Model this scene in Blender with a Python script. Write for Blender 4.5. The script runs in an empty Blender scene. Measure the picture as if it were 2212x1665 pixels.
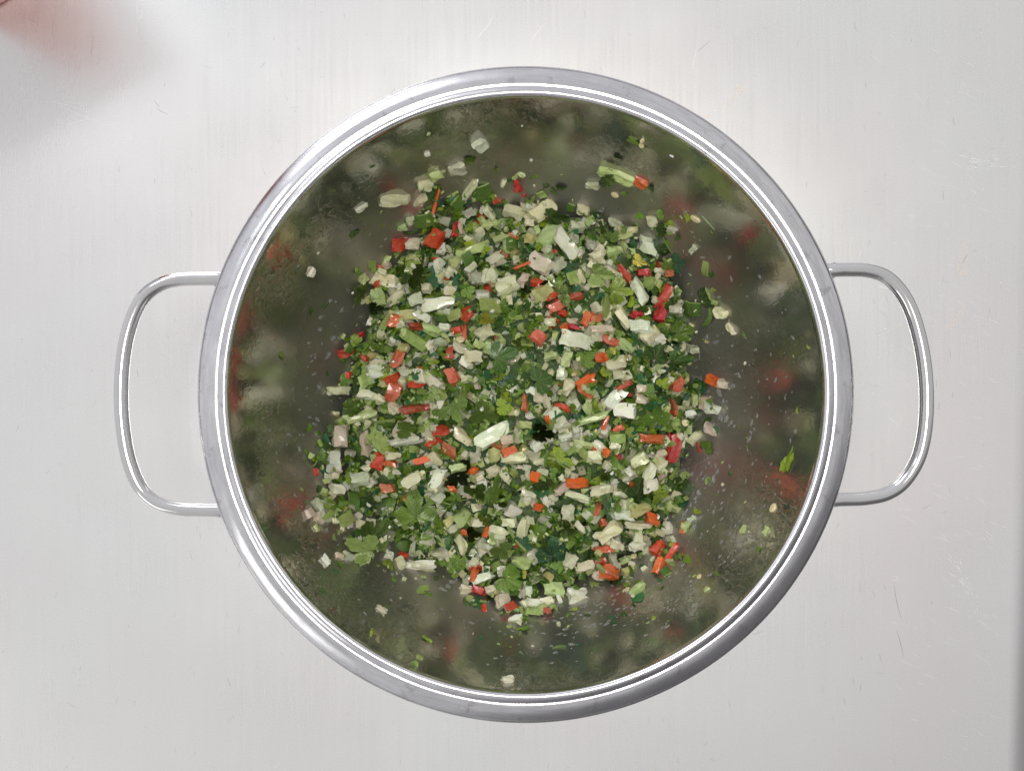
import bpy, bmesh, math, random
import numpy as np
from mathutils import Vector, Matrix, Euler
R_ = math.radians
scene = bpy.context.scene
COL = scene.collection

# ---------------------------------------------------------------- camera, world, lamps, exposure
RIM_Z = 0.120                      # bowl height (m)
CAM = Vector((-0.0071, 0.0046, 0.570))
F2212 = 1873.0                     # focal length in pixels of the 2212 px wide picture
cam_d = bpy.data.cameras.new('camera'); cam = bpy.data.objects.new('camera', cam_d); COL.objects.link(cam)
cam.location = CAM
cam_d.sensor_width = 36.0; cam_d.lens = 36.0 * F2212 / 2212.0
cam_d.clip_start = 0.01; cam_d.clip_end = 50
scene.camera = cam

world = bpy.data.worlds.new('World'); scene.world = world; world.use_nodes = True
wn = world.node_tree.nodes; wl = world.node_tree.links
bg = wn['Background']; bg.inputs[1].default_value = 1.0
# background made brighter towards (-x, +y), dimmer on the photographer's side
tc = wn.new('ShaderNodeTexCoord'); dp = wn.new('ShaderNodeVectorMath'); dp.operation = 'DOT_PRODUCT'
wl.new(tc.outputs['Generated'], dp.inputs[0]); dp.inputs[1].default_value = (0.60, -0.80, 0.0)
mr = wn.new('ShaderNodeMapRange'); wl.new(dp.outputs['Value'], mr.inputs[0]); mr.inputs[1].default_value = -1; mr.inputs[2].default_value = 1
cr = wn.new('ShaderNodeValToRGB'); wl.new(mr.outputs[0], cr.inputs[0]); ce = cr.color_ramp.elements
ce[0].position = 0.0; ce[0].color = (0.80, 0.80, 0.84, 1)
ce[1].position = 1.0; ce[1].color = (0.14, 0.135, 0.14, 1)
e = ce.new(0.5); e.color = (0.64, 0.635, 0.635, 1)
e = ce.new(0.78); e.color = (0.60, 0.59, 0.595, 1)
e = ce.new(0.88); e.color = (0.24, 0.235, 0.24, 1)
wl.new(cr.outputs[0], bg.inputs[0])

def area(name, loc, target, size, size_y, power, color):
    d = bpy.data.lights.new(name, 'AREA'); d.shape = 'RECTANGLE'; d.size = size; d.size_y = size_y
    d.energy = power; d.color = color
    o = bpy.data.objects.new(name, d); COL.objects.link(o); o.location = loc
    o.rotation_euler = (Vector(target) - Vector(loc)).to_track_quat('-Z', 'Y').to_euler()
    return o
area('reflection_lamp', (-1.52, 1.12, 2.0), (-0.3, 0.2, 0), 0.24, 0.45, 1.5, (0.93, 0.97, 1.0))  # unseen lamp, added for the pale patch it mirrors in the tabletop
area('key_light', (-1.6, 2.9, 1.5), (0, 0, 0), 1.4, 1.0, 24, (0.98, 0.985, 1.0))  # unseen soft key lamp, added on the brighter top-left side
area('overhead_fill', (0.05, 0.12, 1.9), (0, 0, 0), 0.5, 0.5, 12.0, (1.0, 0.955, 0.86))  # added lamp above the bowl to brighten the salsa; its reflection stays hidden
area('side_fill', (-1.9, -1.6, 1.3), (0, 0, 0), 1.2, 0.9, 5, (1.0, 0.99, 0.96))  # unseen warm fill lamp, added from the lower left

scene.view_settings.view_transform = 'Standard'; scene.view_settings.look = 'None'
scene.view_settings.exposure = 0.0; scene.view_settings.gamma = 1.0
scene.view_settings.use_curve_mapping = False
scene.render.engine = 'CYCLES'
scene.cycles.use_denoising = True
scene.cycles.max_bounces = 10; scene.cycles.glossy_bounces = 8; scene.cycles.diffuse_bounces = 4
scene.cycles.transmission_bounces = 6; scene.cycles.sample_clamp_indirect = 6.0
scene.cycles.blur_glossy = 0.3

# ---------------------------------------------------------------- small helpers
rnd = random.Random(7)
nr = np.random.RandomState(11)

def clamp(x, a, b): return max(a, min(b, x))
def smooth(a, b, x):
    t = clamp((x - a) / (b - a), 0, 1); return t * t * (3 - 2 * t)

def set_props(o, label=None, cat=None, group=None, kind=None):
    if label: o['label'] = label
    if cat: o['category'] = cat
    if group: o['group'] = group
    if kind: o['kind'] = kind

def link(name, me, mats=(), parent=None):
    o = bpy.data.objects.new(name, me); COL.objects.link(o)
    for m in mats:
        if m.name not in [x.name for x in me.materials if x]: me.materials.append(m)
    if parent: o.parent = parent
    return o

class NT:
    def __init__(self, name):
        self.m = bpy.data.materials.new(name); self.m.use_nodes = True
        self.n = self.m.node_tree.nodes; self.l = self.m.node_tree.links
        self.b = self.n['Principled BSDF']
    def node(self, t, **kw):
        x = self.n.new(t)
        for k, v in kw.items(): setattr(x, k, v)
        return x
    def val(self, sock, v):
        if isinstance(v, bpy.types.NodeSocket): self.l.new(v, sock)
        else: sock.default_value = v
    def math(self, op, a, b=0.0, c=None, clampit=False):
        x = self.node('ShaderNodeMath', operation=op, use_clamp=clampit)
        self.val(x.inputs[0], a); self.val(x.inputs[1], b)
        if c is not None: self.val(x.inputs[2], c)
        return x.outputs[0]
    def mix(self, f, a, b, blend='MIX'):
        x = self.node('ShaderNodeMix', data_type='RGBA', blend_type=blend)
        self.val(x.inputs[0], f); self.val(x.inputs[6], a); self.val(x.inputs[7], b)
        return x.outputs[2]
    def noise(self, vec, scale, detail=3, rough=0.5, dist=0.0):
        x = self.node('ShaderNodeTexNoise'); x.inputs['Scale'].default_value = scale
        x.inputs['Detail'].default_value = detail; x.inputs['Roughness'].default_value = rough
        x.inputs['Distortion'].default_value = dist
        if vec is not None: self.l.new(vec, x.inputs['Vector'])
        return x.outputs['Fac']
    def mapping(self, vec, scale=(1, 1, 1), loc=(0, 0, 0), rot=(0, 0, 0)):
        x = self.node('ShaderNodeMapping'); x.inputs['Scale'].default_value = scale
        x.inputs['Location'].default_value = loc; x.inputs['Rotation'].default_value = rot
        self.l.new(vec, x.inputs['Vector']); return x.outputs[0]
    def ramp(self, f, stops):
        x = self.node('ShaderNodeValToRGB'); self.l.new(f, x.inputs[0]); e = x.color_ramp.elements
        while len(e) < len(stops): e.new(0.5)
        for i, (p, c) in enumerate(stops):
            e[i].position = p; e[i].color = c if len(c) == 4 else (*c, 1)
        return x.outputs[0]
    def maprange(self, f, a, b, c, d):
        x = self.node('ShaderNodeMapRange'); self.val(x.inputs[0], f)
        for i, v in enumerate((a, b, c, d)): self.val(x.inputs[i + 1], v)
        return x.outputs[0]
    def bump(self, h, strength, dist=0.001, normal=None):
        x = self.node('ShaderNodeBump'); x.inputs['Strength'].default_value = strength
        x.inputs['Distance'].default_value = dist; self.l.new(h, x.inputs['Height'])
        if normal is not None: self.l.new(normal, x.inputs['Normal'])
        return x.outputs[0]
    def p(self, **kw):
        names = dict(base='Base Color', metal='Metallic', rough='Roughness', normal='Normal', aniso='Anisotropic',
                     anrot='Anisotropic Rotation', tangent='Tangent', ior='IOR', trans='Transmission Weight',
                     sss='Subsurface Weight', ssr='Subsurface Radius', sss_scale='Subsurface Scale', coat='Coat Weight',
                     coat_rough='Coat Roughness', spec='Specular IOR Level', alpha='Alpha', sheen='Sheen Weight')
        for k, v in kw.items():
            self.val(self.b.inputs[names[k]], v)

# ---------------------------------------------------------------- materials: steel
def mat_table():
    t = NT('brushed_steel_tabletop'); oc = t.node('ShaderNodeTexCoord').outputs['Object']
    v = t.mapping(oc, (1400, 24, 1)); streak = t.noise(v, 1.0, 4, 0.6)
    v2 = t.mapping(oc, (420, 12, 1), rot=(0, 0, 0.02)); streak2 = t.noise(v2, 1.0, 3, 0.6)
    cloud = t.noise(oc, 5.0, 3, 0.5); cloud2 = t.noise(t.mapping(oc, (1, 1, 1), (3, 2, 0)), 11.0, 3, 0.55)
    # broad warm and cool tints, painted in for blurred reflections on the steel
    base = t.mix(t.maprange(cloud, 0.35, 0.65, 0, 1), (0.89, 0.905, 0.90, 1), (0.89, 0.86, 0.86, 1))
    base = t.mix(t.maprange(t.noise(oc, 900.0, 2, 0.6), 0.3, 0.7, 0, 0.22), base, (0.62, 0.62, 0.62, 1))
    base = t.mix(t.maprange(streak, 0.3, 0.7, 0, 0.04), base, (0.60, 0.60, 0.60, 1))
    fine = t.noise(oc, 160.0, 2, 0.5)
    base = t.mix(t.maprange(fine, 0.68, 0.75, 0, 0.10), base, (0.55, 0.55, 0.53, 1))
    rough = t.math('ADD', t.maprange(streak2, 0.3, 0.7, 0.265, 0.30), t.maprange(cloud2, 0.3, 0.7, -0.02, 0.03))
    tan = t.node('ShaderNodeTangent', direction_type='RADIAL', axis='Y').outputs[0]
    bm_ = t.bump(streak, 0.018, 0.0001)
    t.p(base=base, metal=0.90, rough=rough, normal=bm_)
    return t.m

def radial_coords(t):
    oc = t.node('ShaderNodeTexCoord').outputs['Object']
    s = t.node('ShaderNodeSeparateXYZ'); t.l.new(oc, s.inputs[0])
    ang = t.math('ARCTAN2', s.outputs['Y'], s.outputs['X'])
    r = t.math('SQRT', t.math('ADD', t.math('MULTIPLY', s.outputs['X'], s.outputs['X']), t.math('MULTIPLY', s.outputs['Y'], s.outputs['Y'])))
    ca = t.math('COSINE', ang); sa = t.math('SINE', ang)
    return oc, s, ang, r, ca, sa

def mat_bowl(inner=True):
    t = NT('polished_steel_inside' if inner else 'brushed_steel_rim')
    oc, s, ang, r, ca, sa = radial_coords(t)
    tan = t.node('ShaderNodeTangent', direction_type='RADIAL', axis='Z').outputs[0]
    def ring_vec(ka, kr):
        c = t.node('ShaderNodeCombineXYZ')
        t.l.new(t.math('MULTIPLY', ca, ka), c.inputs[0]); t.l.new(t.math('MULTIPLY', sa, ka), c.inputs[1])
        t.l.new(t.math('MULTIPLY', r, kr), c.inputs[2]); return c.outputs[0]
    if inner:
        # drying juice film: dribble relief, rings left by the grinding belt, cloudy patches
        film = t.noise(t.mapping(oc, (1, 1, 0.6)), 260.0, 3, 0.6, 0.6)
        film_mask = t.maprange(t.noise(oc, 13.0, 2, 0.5), 0.52, 0.66, 0, 1)
        drops = t.node('ShaderNodeTexVoronoi'); drops.inputs['Scale'].default_value = 420
        t.l.new(oc, drops.inputs['Vector'])
        rings = t.noise(ring_vec(3.0, 1400.0), 1.0, 2, 0.6)
        fh = t.math('MULTIPLY', t.maprange(film, 0.45, 0.62, 0, 1), t.maprange(film_mask, 0, 1, 0.10, 1))
        b1 = t.bump(fh, 0.30, 0.0004); b2 = t.bump(rings, 0.025, 0.0002, b1)
        cloudy = t.noise(oc, 30.0, 4, 0.65)
        base = t.mix(t.maprange(cloudy, 0.4, 0.7, 0, 1), (0.46, 0.445, 0.42, 1), (0.37, 0.35, 0.325, 1))
        rough = t.math('ADD', t.maprange(cloudy, 0.35, 0.7, 0.0, 0.06), t.math('ADD', t.math('MULTIPLY', fh, 0.05), t.math('ADD', t.maprange(r, 0.122, 0.140, 0.24, 0.0), t.maprange(r, 0.136, 0.150, 0.20, 0.055))))
        t.p(base=base, metal=0.90, rough=rough, normal=b2, aniso=0.55, tangent=tan)
    else:
        rings = t.noise(ring_vec(4.0, 1500.0), 1.0, 3, 0.65)
        rings2 = t.noise(ring_vec(9.0, 420.0), 1.0, 4, 0.7)
        spots = t.noise(oc, 120.0, 3, 0.6)
        base = t.mix(t.maprange(rings2, 0.35, 0.7, 0, 1), (0.76, 0.76, 0.785, 1), (0.58, 0.58, 0.60, 1))
        base = t.mix(t.maprange(spots, 0.60, 0.70, 0, 0.55), base, (0.38, 0.37, 0.36, 1))
        base = t.mix(t.maprange(t.noise(oc, 14.0, 4, 0.7), 0.42, 0.62, 0, 0.35), base, (0.52, 0.51, 0.53, 1))
        h = t.math('ADD', rings, t.math('MULTIPLY', rings2, 0.8))
        rough = t.math('ADD', t.maprange(rings2, 0.3, 0.7, 0.15, 0.25), t.maprange(t.noise(oc, 22.0, 3, 0.6), 0.4, 0.65, -0.05, 0.13))
        t.p(base=base, metal=1.0, rough=rough, normal=t.bump(h, 0.12, 0.0003), aniso=0.55, tangent=tan)
    return t.m

def mat_chrome():
    t = NT('polished_steel_handle'); oc = t.node('ShaderNodeTexCoord').outputs['Object']
    n = t.noise(oc, 70.0, 3, 0.6)
    t.p(base=t.mix(n, (0.72, 0.72, 0.73, 1), (0.64, 0.635, 0.63, 1)), metal=1.0, rough=t.maprange(n, 0.3, 0.7, 0.07, 0.16),
        normal=t.bump(t.noise(oc, 300.0, 2), 0.03, 0.0004))
    return t.m

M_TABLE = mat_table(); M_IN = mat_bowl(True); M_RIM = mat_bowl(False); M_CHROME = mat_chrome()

# ---------------------------------------------------------------- the steel table
tz_ppm = F2212 / CAM.z
def px_at(px, py, z):
    s = (CAM.z - z) / F2212
    return Vector((CAM.x + (px - 1106.0) * s, CAM.y - (py - 832.5) * s, z))

def build_table():
    # sheet with a rolled right-hand edge that leans a little against the picture
    ytop, ybot = 0.9, -0.9
    pe1 = px_at(2202, 265, 0); pe2 = px_at(2175, 1665, 0)
    slope = (pe2.x - pe1.x) / (pe2.y - pe1.y)
    rad = 0.027
    prof = [(-1.4, 0), (-0.6, 0), (0.0, 0)]
    k = 14
    for i in range(k + 1):
        a = i / k * math.pi / 2
        prof.append((rad * math.sin(a), -rad * (1 - math.cos(a))))
    prof += [(rad, -0.06), (rad - 0.004, -0.063), (rad - 0.02, -0.063)]
    ys = np.linspace(ybot, ytop, 25)
    verts = []; faces = []
    for y in ys:
        ex = pe1.x + 0.0008 + slope * (y - pe1.y)
        for (px, z) in prof:
            verts.append((ex + px, y, z))
    n = len(prof)
    for j in range(len(ys) - 1):
        for i in range(n - 1):
            faces.append((j * n + i, j * n + i + 1, (j + 1) * n + i + 1, (j + 1) * n + i))
    me = bpy.data.meshes.new('tabletop'); me.from_pydata(verts, [], faces)
    me.shade_smooth()
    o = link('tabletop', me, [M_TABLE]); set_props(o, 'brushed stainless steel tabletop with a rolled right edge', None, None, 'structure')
    return o, slope, pe1
table, t_slope, pe1 = build_table()

def build_floor():
    t = NT('grey_floor_tiles'); oc = t.node('ShaderNodeTexCoord').outputs['Object']
    b = t.node('ShaderNodeTexBrick'); b.inputs['Scale'].default_value = 3.0; b.inputs['Color1'].default_value = (0.22, 0.2, 0.18, 1)
    b.inputs['Color2'].default_value = (0.25, 0.23, 0.21, 1); b.inputs['Mortar'].default_value = (0.1, 0.1, 0.1, 1)
    t.l.new(oc, b.inputs['Vector']); t.p(base=b.outputs[0], rough=0.5)
    me = bpy.data.meshes.new('floor'); me.from_pydata([(-4, -4, -0.85), (4, -4, -0.85), (4, 4, -0.85), (-4, 4, -0.85)], [], [(0, 1, 2, 3)])
    o = link('floor', me, [t.m]); set_props(o, 'dull grey kitchen floor below the table edge', None, None, 'structure')
build_floor()

def scratches():
    t = NT('scratched_bright_steel'); t.p(base=(0.95, 0.95, 0.98, 1), metal=1.0, rough=0.42)
    t2 = NT('scratched_dull_steel'); t2.p(base=(0.5, 0.5, 0.5, 1), metal=1.0, rough=0.5)
    r = random.Random(3); V = []; Fc = []; mi = []
    def add(px, py, ln, ang, w, m):
        c = px_at(px, py, 0.00008 + r.random() * 0.00004)
        d = Vector((math.cos(ang), math.sin(ang), 0)); nrm = Vector((-d.y, d.x, 0))
        bend = r.uniform(-.08, .08) * ln; i0 = len(V); K = 4
        for i in range(K + 1):
            u = i / K; q = c + d * (u - .5) * ln + nrm * bend * 4 * u * (1 - u); ww = w * math.sin(math.pi * clamp(u, .06, .94))
            V.append(tuple(q + nrm * ww)); V.append(tuple(q - nrm * ww))
        for i in range(K): Fc.append((i0 + 2 * i, i0 + 2 * i + 1, i0 + 2 * i + 3, i0 + 2 * i + 2)); mi.append(m)
    ppm = tz_ppm
    for _ in range(170):      # the worn right side
        py = r.uniform(60, 1650); px = r.gauss(2090, 60) if r.random() < .6 else r.uniform(1880, 2160)
        if px > 2168: continue
        add(px, py, r.uniform(6, 46) / ppm, R_(r.gauss(-25, 16)), r.uniform(.3, .75) / ppm, 0)
    for _ in range(40):
        u = r.random(); add(2040 + 110 * u + r.gauss(0, 8), 1180 + 190 * u + r.gauss(0, 14), r.uniform(6, 26) / ppm, R_(r.gauss(-55, 14)), r.uniform(.4, 1.1) / ppm, 0)
    for _ in range(26):
        add(r.gauss(2120, 22), r.gauss(352, 10), r.uniform(6, 30) / ppm, R_(r.gauss(-12, 10)), r.uniform(.4, 1.2) / ppm, 0)
    for (x, y, l, a) in [(145, 235, 120, -14), (185, 248, 150, -22), (175, 268, 170, 12), (215, 262, 130, 14), (150, 225, 90, -4), (240, 268, 60, 6), (205, 285, 50, 30),
                         (1160, 75, 60, 55), (1045, 60, 70, 52), (300, 60, 60, 80), (1500, 130, 60, 78), (1360, 640, 0, 0)]:
        if l: add(x, y, l / ppm, R_(a), 0.5 / ppm, 0)
    for _ in range(420):
        add(r.uniform(5, 2165), r.uniform(5, 1660), r.uniform(4, 26) / ppm, R_(r.gauss(90, 14) if r.random() < .6 else r.uniform(0, 180)), r.uniform(.15, .42) / ppm, r.choice((0, 1, 1)))
    for (x, y, l, a) in [(1945, 1390, 60, -75), (1520, 100, 40, 40), (1940, 1300, 80, -78), (350, 240, 30, -30), (70, 45, 26, -20), (340, 225, 22, -50), (2085, 560, 26, 60)]:
        add(x, y, l / ppm, R_(a), 0.6 / ppm, 1)
    me = bpy.data.meshes.new('scratches'); me.from_pydata(V, [], Fc)
    o = link('scratches', me, [t.m, t2.m], table)
    me.polygons.foreach_set('material_index', mi); o['kind'] = 'stuff'
    # dried smears
    sm = NT('dried_smear'); oc = sm.node('ShaderNodeTexCoord').outputs['Object']
    a = sm.maprange(sm.noise(oc, 220.0, 4, 0.7), 0.38, 0.62, 0.0, 0.30)
    sm.p(base=(0.97, 0.87, 0.78, 1), metal=0.6, rough=0.45, alpha=a)
    V = []; Fc = []
    for pts in ([(1594, 185), (1600, 200), (1575, 222), (1560, 236), (1535, 248), (1520, 262)], [(2082, 520), (2078, 575), (2080, 600)], [(2082, 655), (2066, 690), (2050, 712)],
                [(1885, 722), (1905, 722), (1930, 712), (1945, 700)]):
        i0 = len(V)
        for i, (x, y) in enumerate(pts):
            q = px_at(x, y, 0.0003); w = (6 + 8 * abs(math.sin(i * 2.1))) / ppm
            V += [(q.x - w, q.y, q.z), (q.x + w, q.y + w * .5, q.z)]
        for i in range(len(pts) - 1): Fc.append((i0 + 2 * i, i0 + 2 * i + 1, i0 + 2 * i + 3, i0 + 2 * i + 2))
    me = bpy.data.meshes.new('dried_smear'); me.from_pydata(V, [], Fc); o = link('dried_smear', me, [sm.m], table); o['kind'] = 'stuff'
scratches()

# ---------------------------------------------------------------- the bowl
R_IN = 0.1550; P_EXP = 5.5; DEPTH = RIM_Z - 0.004
def wall_z(r): return 0.002 + DEPTH * (min(r, R_IN) / R_IN) ** P_EXP * 0.985
def wall_slope(r): return DEPTH * .985 * P_EXP / R_IN * (min(r, R_IN) / R_IN) ** (P_EXP - 1)

def lathe(name, prof, seg=192, jitter=None, close_center=False):
    V = []; Fc = []
    n = len(prof)
    for j in range(seg):
        a = 2 * math.pi * j / seg; c, s = math.cos(a), math.sin(a)
        for (r, z) in prof:
            V.append((r * c, r * s, z))
    for j in range(seg):
        k = (j + 1) % seg
        for i in range(n - 1): Fc.append((j * n + i, k * n + i, k * n + i + 1, j * n + i + 1))
    if close_center:
        V.append((0, 0, prof[0][1])); c = len(V) - 1
        for j in range(seg): Fc.append((c, j * n, ((j + 1) % seg) * n)[::-1])
    me = bpy.data.meshes.new(name); me.from_pydata(V, [], Fc); me.shade_smooth()
    bm = bmesh.new(); bm.from_mesh(me); bmesh.ops.recalc_face_normals(bm, faces=bm.faces); bm.to_mesh(me); bm.free()
    return me

bowl = bpy.data.objects.new('mixing_bowl', None); COL.objects.link(bowl)
set_props(bowl, 'large stainless steel mixing bowl with two loop handles, full of chopped salsa', 'bowl')
rs = [0.004 + (R_IN - 0.004) * (i / 70) ** 0.75 for i in range(71)]
inner = [(r, wall_z(r)) for r in rs]
th = 0.0012
outer = [(r + th * min(1, wall_slope(r)), wall_z(r) - th - (0.0 if r > .03 else 0)) for r in reversed(rs)]
outer = [(r, max(z, 0.0006)) for r, z in outer]
body = link('basin', lathe('basin', inner, 256, close_center=True), [M_IN], bowl)
shell = link('outer_shell', lathe('outer_shell', outer[:], 128), [M_RIM], bowl)
z0 = RIM_Z
lip = []
zi = inner[-1][1]
lip.append((R_IN, zi))
for i in range(9):                                   # rounded bead
    a = math.pi - i / 8 * math.pi * 0.60
    lip.append((0.1574 + 0.0022 * math.cos(a), z0 - 0.0020 + 0.0020 * math.sin(a)))
lip += [(0.1590, z0 - 0.0004), (0.1600, z0 - 0.0009), (0.1605, z0 - 0.00135), (0.1609, z0 - 0.0014)]
for i in range(9):
    u = i / 8; lip.append((0.1613 + 0.0101 * u, z0 - 0.0012 + 0.0005 * math.sin(u * math.pi) - 0.0034 * u ** 1.25))
for i in range(7):
    a = math.pi / 2 - i / 6 * math.pi
    lip.append((0.1714 + 0.0011 * math.cos(a), z0 - 0.0060 + 0.0011 * math.sin(a)))
lip += [(0.166, z0 - 0.0072), (0.160, z0 - 0.0065), (R_IN + th, z0 - 0.0075)]
rim = link('rim', lathe('rim', lip, 288), [M_RIM], bowl)
for v in rim.data.vertices:                          # the rim is hand-worn, not perfectly true
    a = math.atan2(v.co.y, v.co.x); k = 0.00022 * math.sin(3 * a + 1) + 0.00013 * math.sin(7 * a)
    v.co.x *= 1 + k * 2; v.co.y *= 1 + k * 2; v.co.z += k * 0.8

# weld spots on the flange
def weld(px, py, s, depth):
    bm = bmesh.new(); bmesh.ops.create_uvsphere(bm, u_segments=14, v_segments=8, radius=1)
    for v in bm.verts:
        rr = math.hypot(v.co.x, v.co.y); v.co.z = (0.55 * (1 - rr * rr) - .5 * math.exp(-rr * rr * 14)) if v.co.z > 0 else -0.4 * (1 - rr * rr)
    me = bpy.data.meshes.new('weld_spot'); bm.to_mesh(me); bm.free(); me.shade_smooth()
    o = link('weld_spot', me, [M_RIM], bowl); q = px_at(px, py, RIM_Z - 0.0026)
    o.location = q; o.scale = (s, s * .85, s * 0.75)
for (x, y, s) in [(533, 545, .0015), (519, 575, .0018), (517, 1125, .0017), (527, 1154, .0016), (1735, 537, .0017), (1750, 561, .0018), (1755, 1121, .0017), (1744, 1141, .0016)]:
    weld(x, y, s, 0)

def tube(name, pts, rad, seg=14, caps=True, mats=(), parent=None, smoothit=True):
    V = []; Fc = []; n = len(pts)
    pts = [Vector(p) for p in pts]
    up = Vector((0, 0, 1)); 
    for i, p in enumerate(pts):
        t = (pts[min(i + 1, n - 1)] - pts[max(i - 1, 0)]).normalized()
        s = t.cross(up); s = s.normalized() if s.length > 1e-6 else Vector((1, 0, 0)); u = s.cross(t)
        rr = rad(i / (n - 1)) if callable(rad) else rad
        for k in range(seg):
            a = 2 * math.pi * k / seg; V.append(tuple(p + s * math.cos(a) * rr + u * math.sin(a) * rr))
    for i in range(n - 1):
        for k in range(seg):
            k2 = (k + 1) % seg; Fc.append((i * seg + k, i * seg + k2, (i + 1) * seg + k2, (i + 1) * seg + k))
    if caps: Fc.append(tuple(range(seg))[::-1]); Fc.append(tuple((n - 1) * seg + k for k in range(seg)))
    me = bpy.data.meshes.new(name); me.from_pydata(V, [], Fc); me.shade_smooth()
    return link(name, me, mats, parent)

def catmull(P, k=10):
    P = [P[0]] + list(P) + [P[-1]]; out = []
    for i in range(1, len(P) - 2):
        p0, p1, p2, p3 = [Vector(q) for q in P[i - 1:i + 3]]
        for j in range(k):
            t = j / k; out.append(0.5 * ((2 * p1) + (-p0 + p2) * t + (2 * p0 - 5 * p1 + 4 * p2 - p3) * t * t + (-p0 + 3 * p1 - 3 * p2 + p3) * t ** 3))
    out.append(Vector(P[-2])); return out
HZ = 0.101
hl = [(560, 603), (480, 602), (430, 602), (385, 604), (345, 615), (308, 645), (282, 700), (267, 770), (262, 850), (266, 925), (279, 995), (303, 1052), (338, 1085), (385, 1098), (430, 1100), (480, 1101), (560, 1101)]
hr = [(1700, 584), (1790, 584), (1830, 583), (1875, 585), (1915, 599), (1950, 636), (1975, 690), (1993, 765), (2001, 845), (1998, 925), (1983, 990), (1952, 1040), (1915, 1066), (1870, 1076), (1830, 1078), (1790, 1079), (1700, 1080)]
def handle(P):
    pts = [px_at(x, y, HZ - 0.004 * (0 if 0 < i < len(P) - 1 else 1)) for i, (x, y) in enumerate(P)]
    # the rods rise a little outwards from where they are welded under the rim
    return tube('handle', catmull(pts, 8), 0.00375, 20, True, [M_CHROME], bowl)
hls = [handle(hl), handle(hr)]
for (x, y, hn) in [(466, 602.5, 0), (474, 1100.5, 0), (1800, 584, 1), (1806, 1078.5, 1)]:       # weld beads where the rods meet the bowl
    bm = bmesh.new(); bmesh.ops.create_uvsphere(bm, u_segments=14, v_segments=10, radius=1)
    for v in bm.verts: v.co *= 1 + .10 * math.sin(v.co.y * 9 + x) * math.cos(v.co.z * 8)
    me = bpy.data.meshes.new('weld_bead'); bm.to_mesh(me); bm.free(); me.shade_smooth()
    o = link('weld_bead', me, [M_RIM], hls[hn]); o.location = px_at(x, y, HZ - 0.0005); o.scale = (.0019, .0042, .0040)

# ---------------------------------------------------------------- carton just beyond the top left corner
def carton():
    w = NT('white_card'); w.p(base=(0.86, 0.89, 0.95, 1), rough=0.4)
    pk = NT('pink_print_card'); oc = pk.node('ShaderNodeTexCoord').outputs['Object']
    pk.p(base=pk.mix(pk.maprange(pk.noise(oc, 60.0, 2), .4, .6, 0, 1), (0.55, 0.22, 0.20, 1), (0.72, 0.42, 0.38, 1)), rough=0.4)
    a = px_at(20, 0, 0); b = px_at(0, 12, 0); d = (b - a).normalized()      # foot of the front face
    n = Vector((-d.y, d.x, 0)) ; n = n if n.dot(Vector((1, -1, 0))) > 0 else -n
    root = bpy.data.objects.new('carton', None); COL.objects.link(root); root.location = a + d * 0.04
    root.rotation_euler.z = math.atan2(d.y, d.x)
    side = 1 if (Matrix.Rotation(root.rotation_euler.z, 3, 'Z') @ Vector((0, 1, 0))).dot(n) > 0 else -1
    def boxm(name, x0, x1, y0, y1, z0_, z1_, m, bev):
        bm = bmesh.new(); bmesh.ops.create_cube(bm, size=1)
        for v in bm.verts: v.co = Vector(((x0 + x1) / 2 + v.co.x * (x1 - x0), (y0 + y1) / 2 + v.co.y * (y1 - y0), (z0_ + z1_) / 2 + v.co.z * (z1_ - z0_)))
        bmesh.ops.bevel(bm, geom=bm.edges[:], offset=bev, segments=2, affect='EDGES')
        me = bpy.data.meshes.new(name); bm.to_mesh(me); bm.free(); return link(name, me, [m], root)
    root.rotation_euler.x = side * R_(9)                     # it leans back, away from the bowl
    y0, y1 = sorted((0.0, -side * 0.07))
    boxm('card_box', -0.06, 0.10, y0, y1, 0.0004, 0.20, w.m, 0.0015)
    f0, f1 = sorted((side * 0.0008, -side * 0.0705))
    boxm('printed_sleeve', -0.0608, -0.016, f0, f1, 0.0008, 0.175, pk.m, 0.001)
    set_props(root, 'white and pink carton whose foot just enters the top left corner', 'carton')
carton()

# ---------------------------------------------------------------- food materials
def color_in(t, stuff):
    if stuff: return t.node('ShaderNodeVertexColor', layer_name='tint').outputs['Color']
    return t.node('ShaderNodeObjectInfo').outputs['Color']

def mat_onion(stuff):
    t = NT('wet_onion_bits' if stuff else 'wet_onion'); c = color_in(t, stuff)
    tcn = t.node('ShaderNodeTexCoord'); g = tcn.outputs['UV'] ; ob = tcn.outputs['Object']
    geo = t.node('ShaderNodeNewGeometry').outputs['Position']
    fib = t.noise(t.mapping(g, (1.2, 11, 1)), 1.0, 3, 0.6)
    col = t.mix(t.maprange(fib, 0.35, 0.7, 0.0, 0.45), c, t.mix(1.0, c, (0.80, 0.86, 0.62, 1), 'MULTIPLY'))
    blotch = t.noise(geo, 190.0, 3, 0.6)
    col = t.mix(t.maprange(blotch, 0.50, 0.66, 0.0, 0.55), col, t.mix(1.0, c, (0.70, 0.74, 0.50, 1), 'MULTIPLY'))
    speck = t.noise(geo, 1100.0, 2, 0.5)
    col = t.mix(t.maprange(speck, 0.70, 0.74, 0.0, 0.8), col, (0.08, 0.10, 0.03, 1))
    h = t.math('ADD', fib, t.math('MULTIPLY', t.noise(geo, 900.0, 2), 0.5))
    t.p(coat=0.5, coat_rough=0.06, base=col, rough=0.2, trans=0.16, ior=1.36, sss=0.30, ssr=(0.002, 0.002, 0.0012), sss_scale=1.0, normal=t.bump(h, 0.35, 0.0004), spec=0.45)
    return t.m
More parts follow.
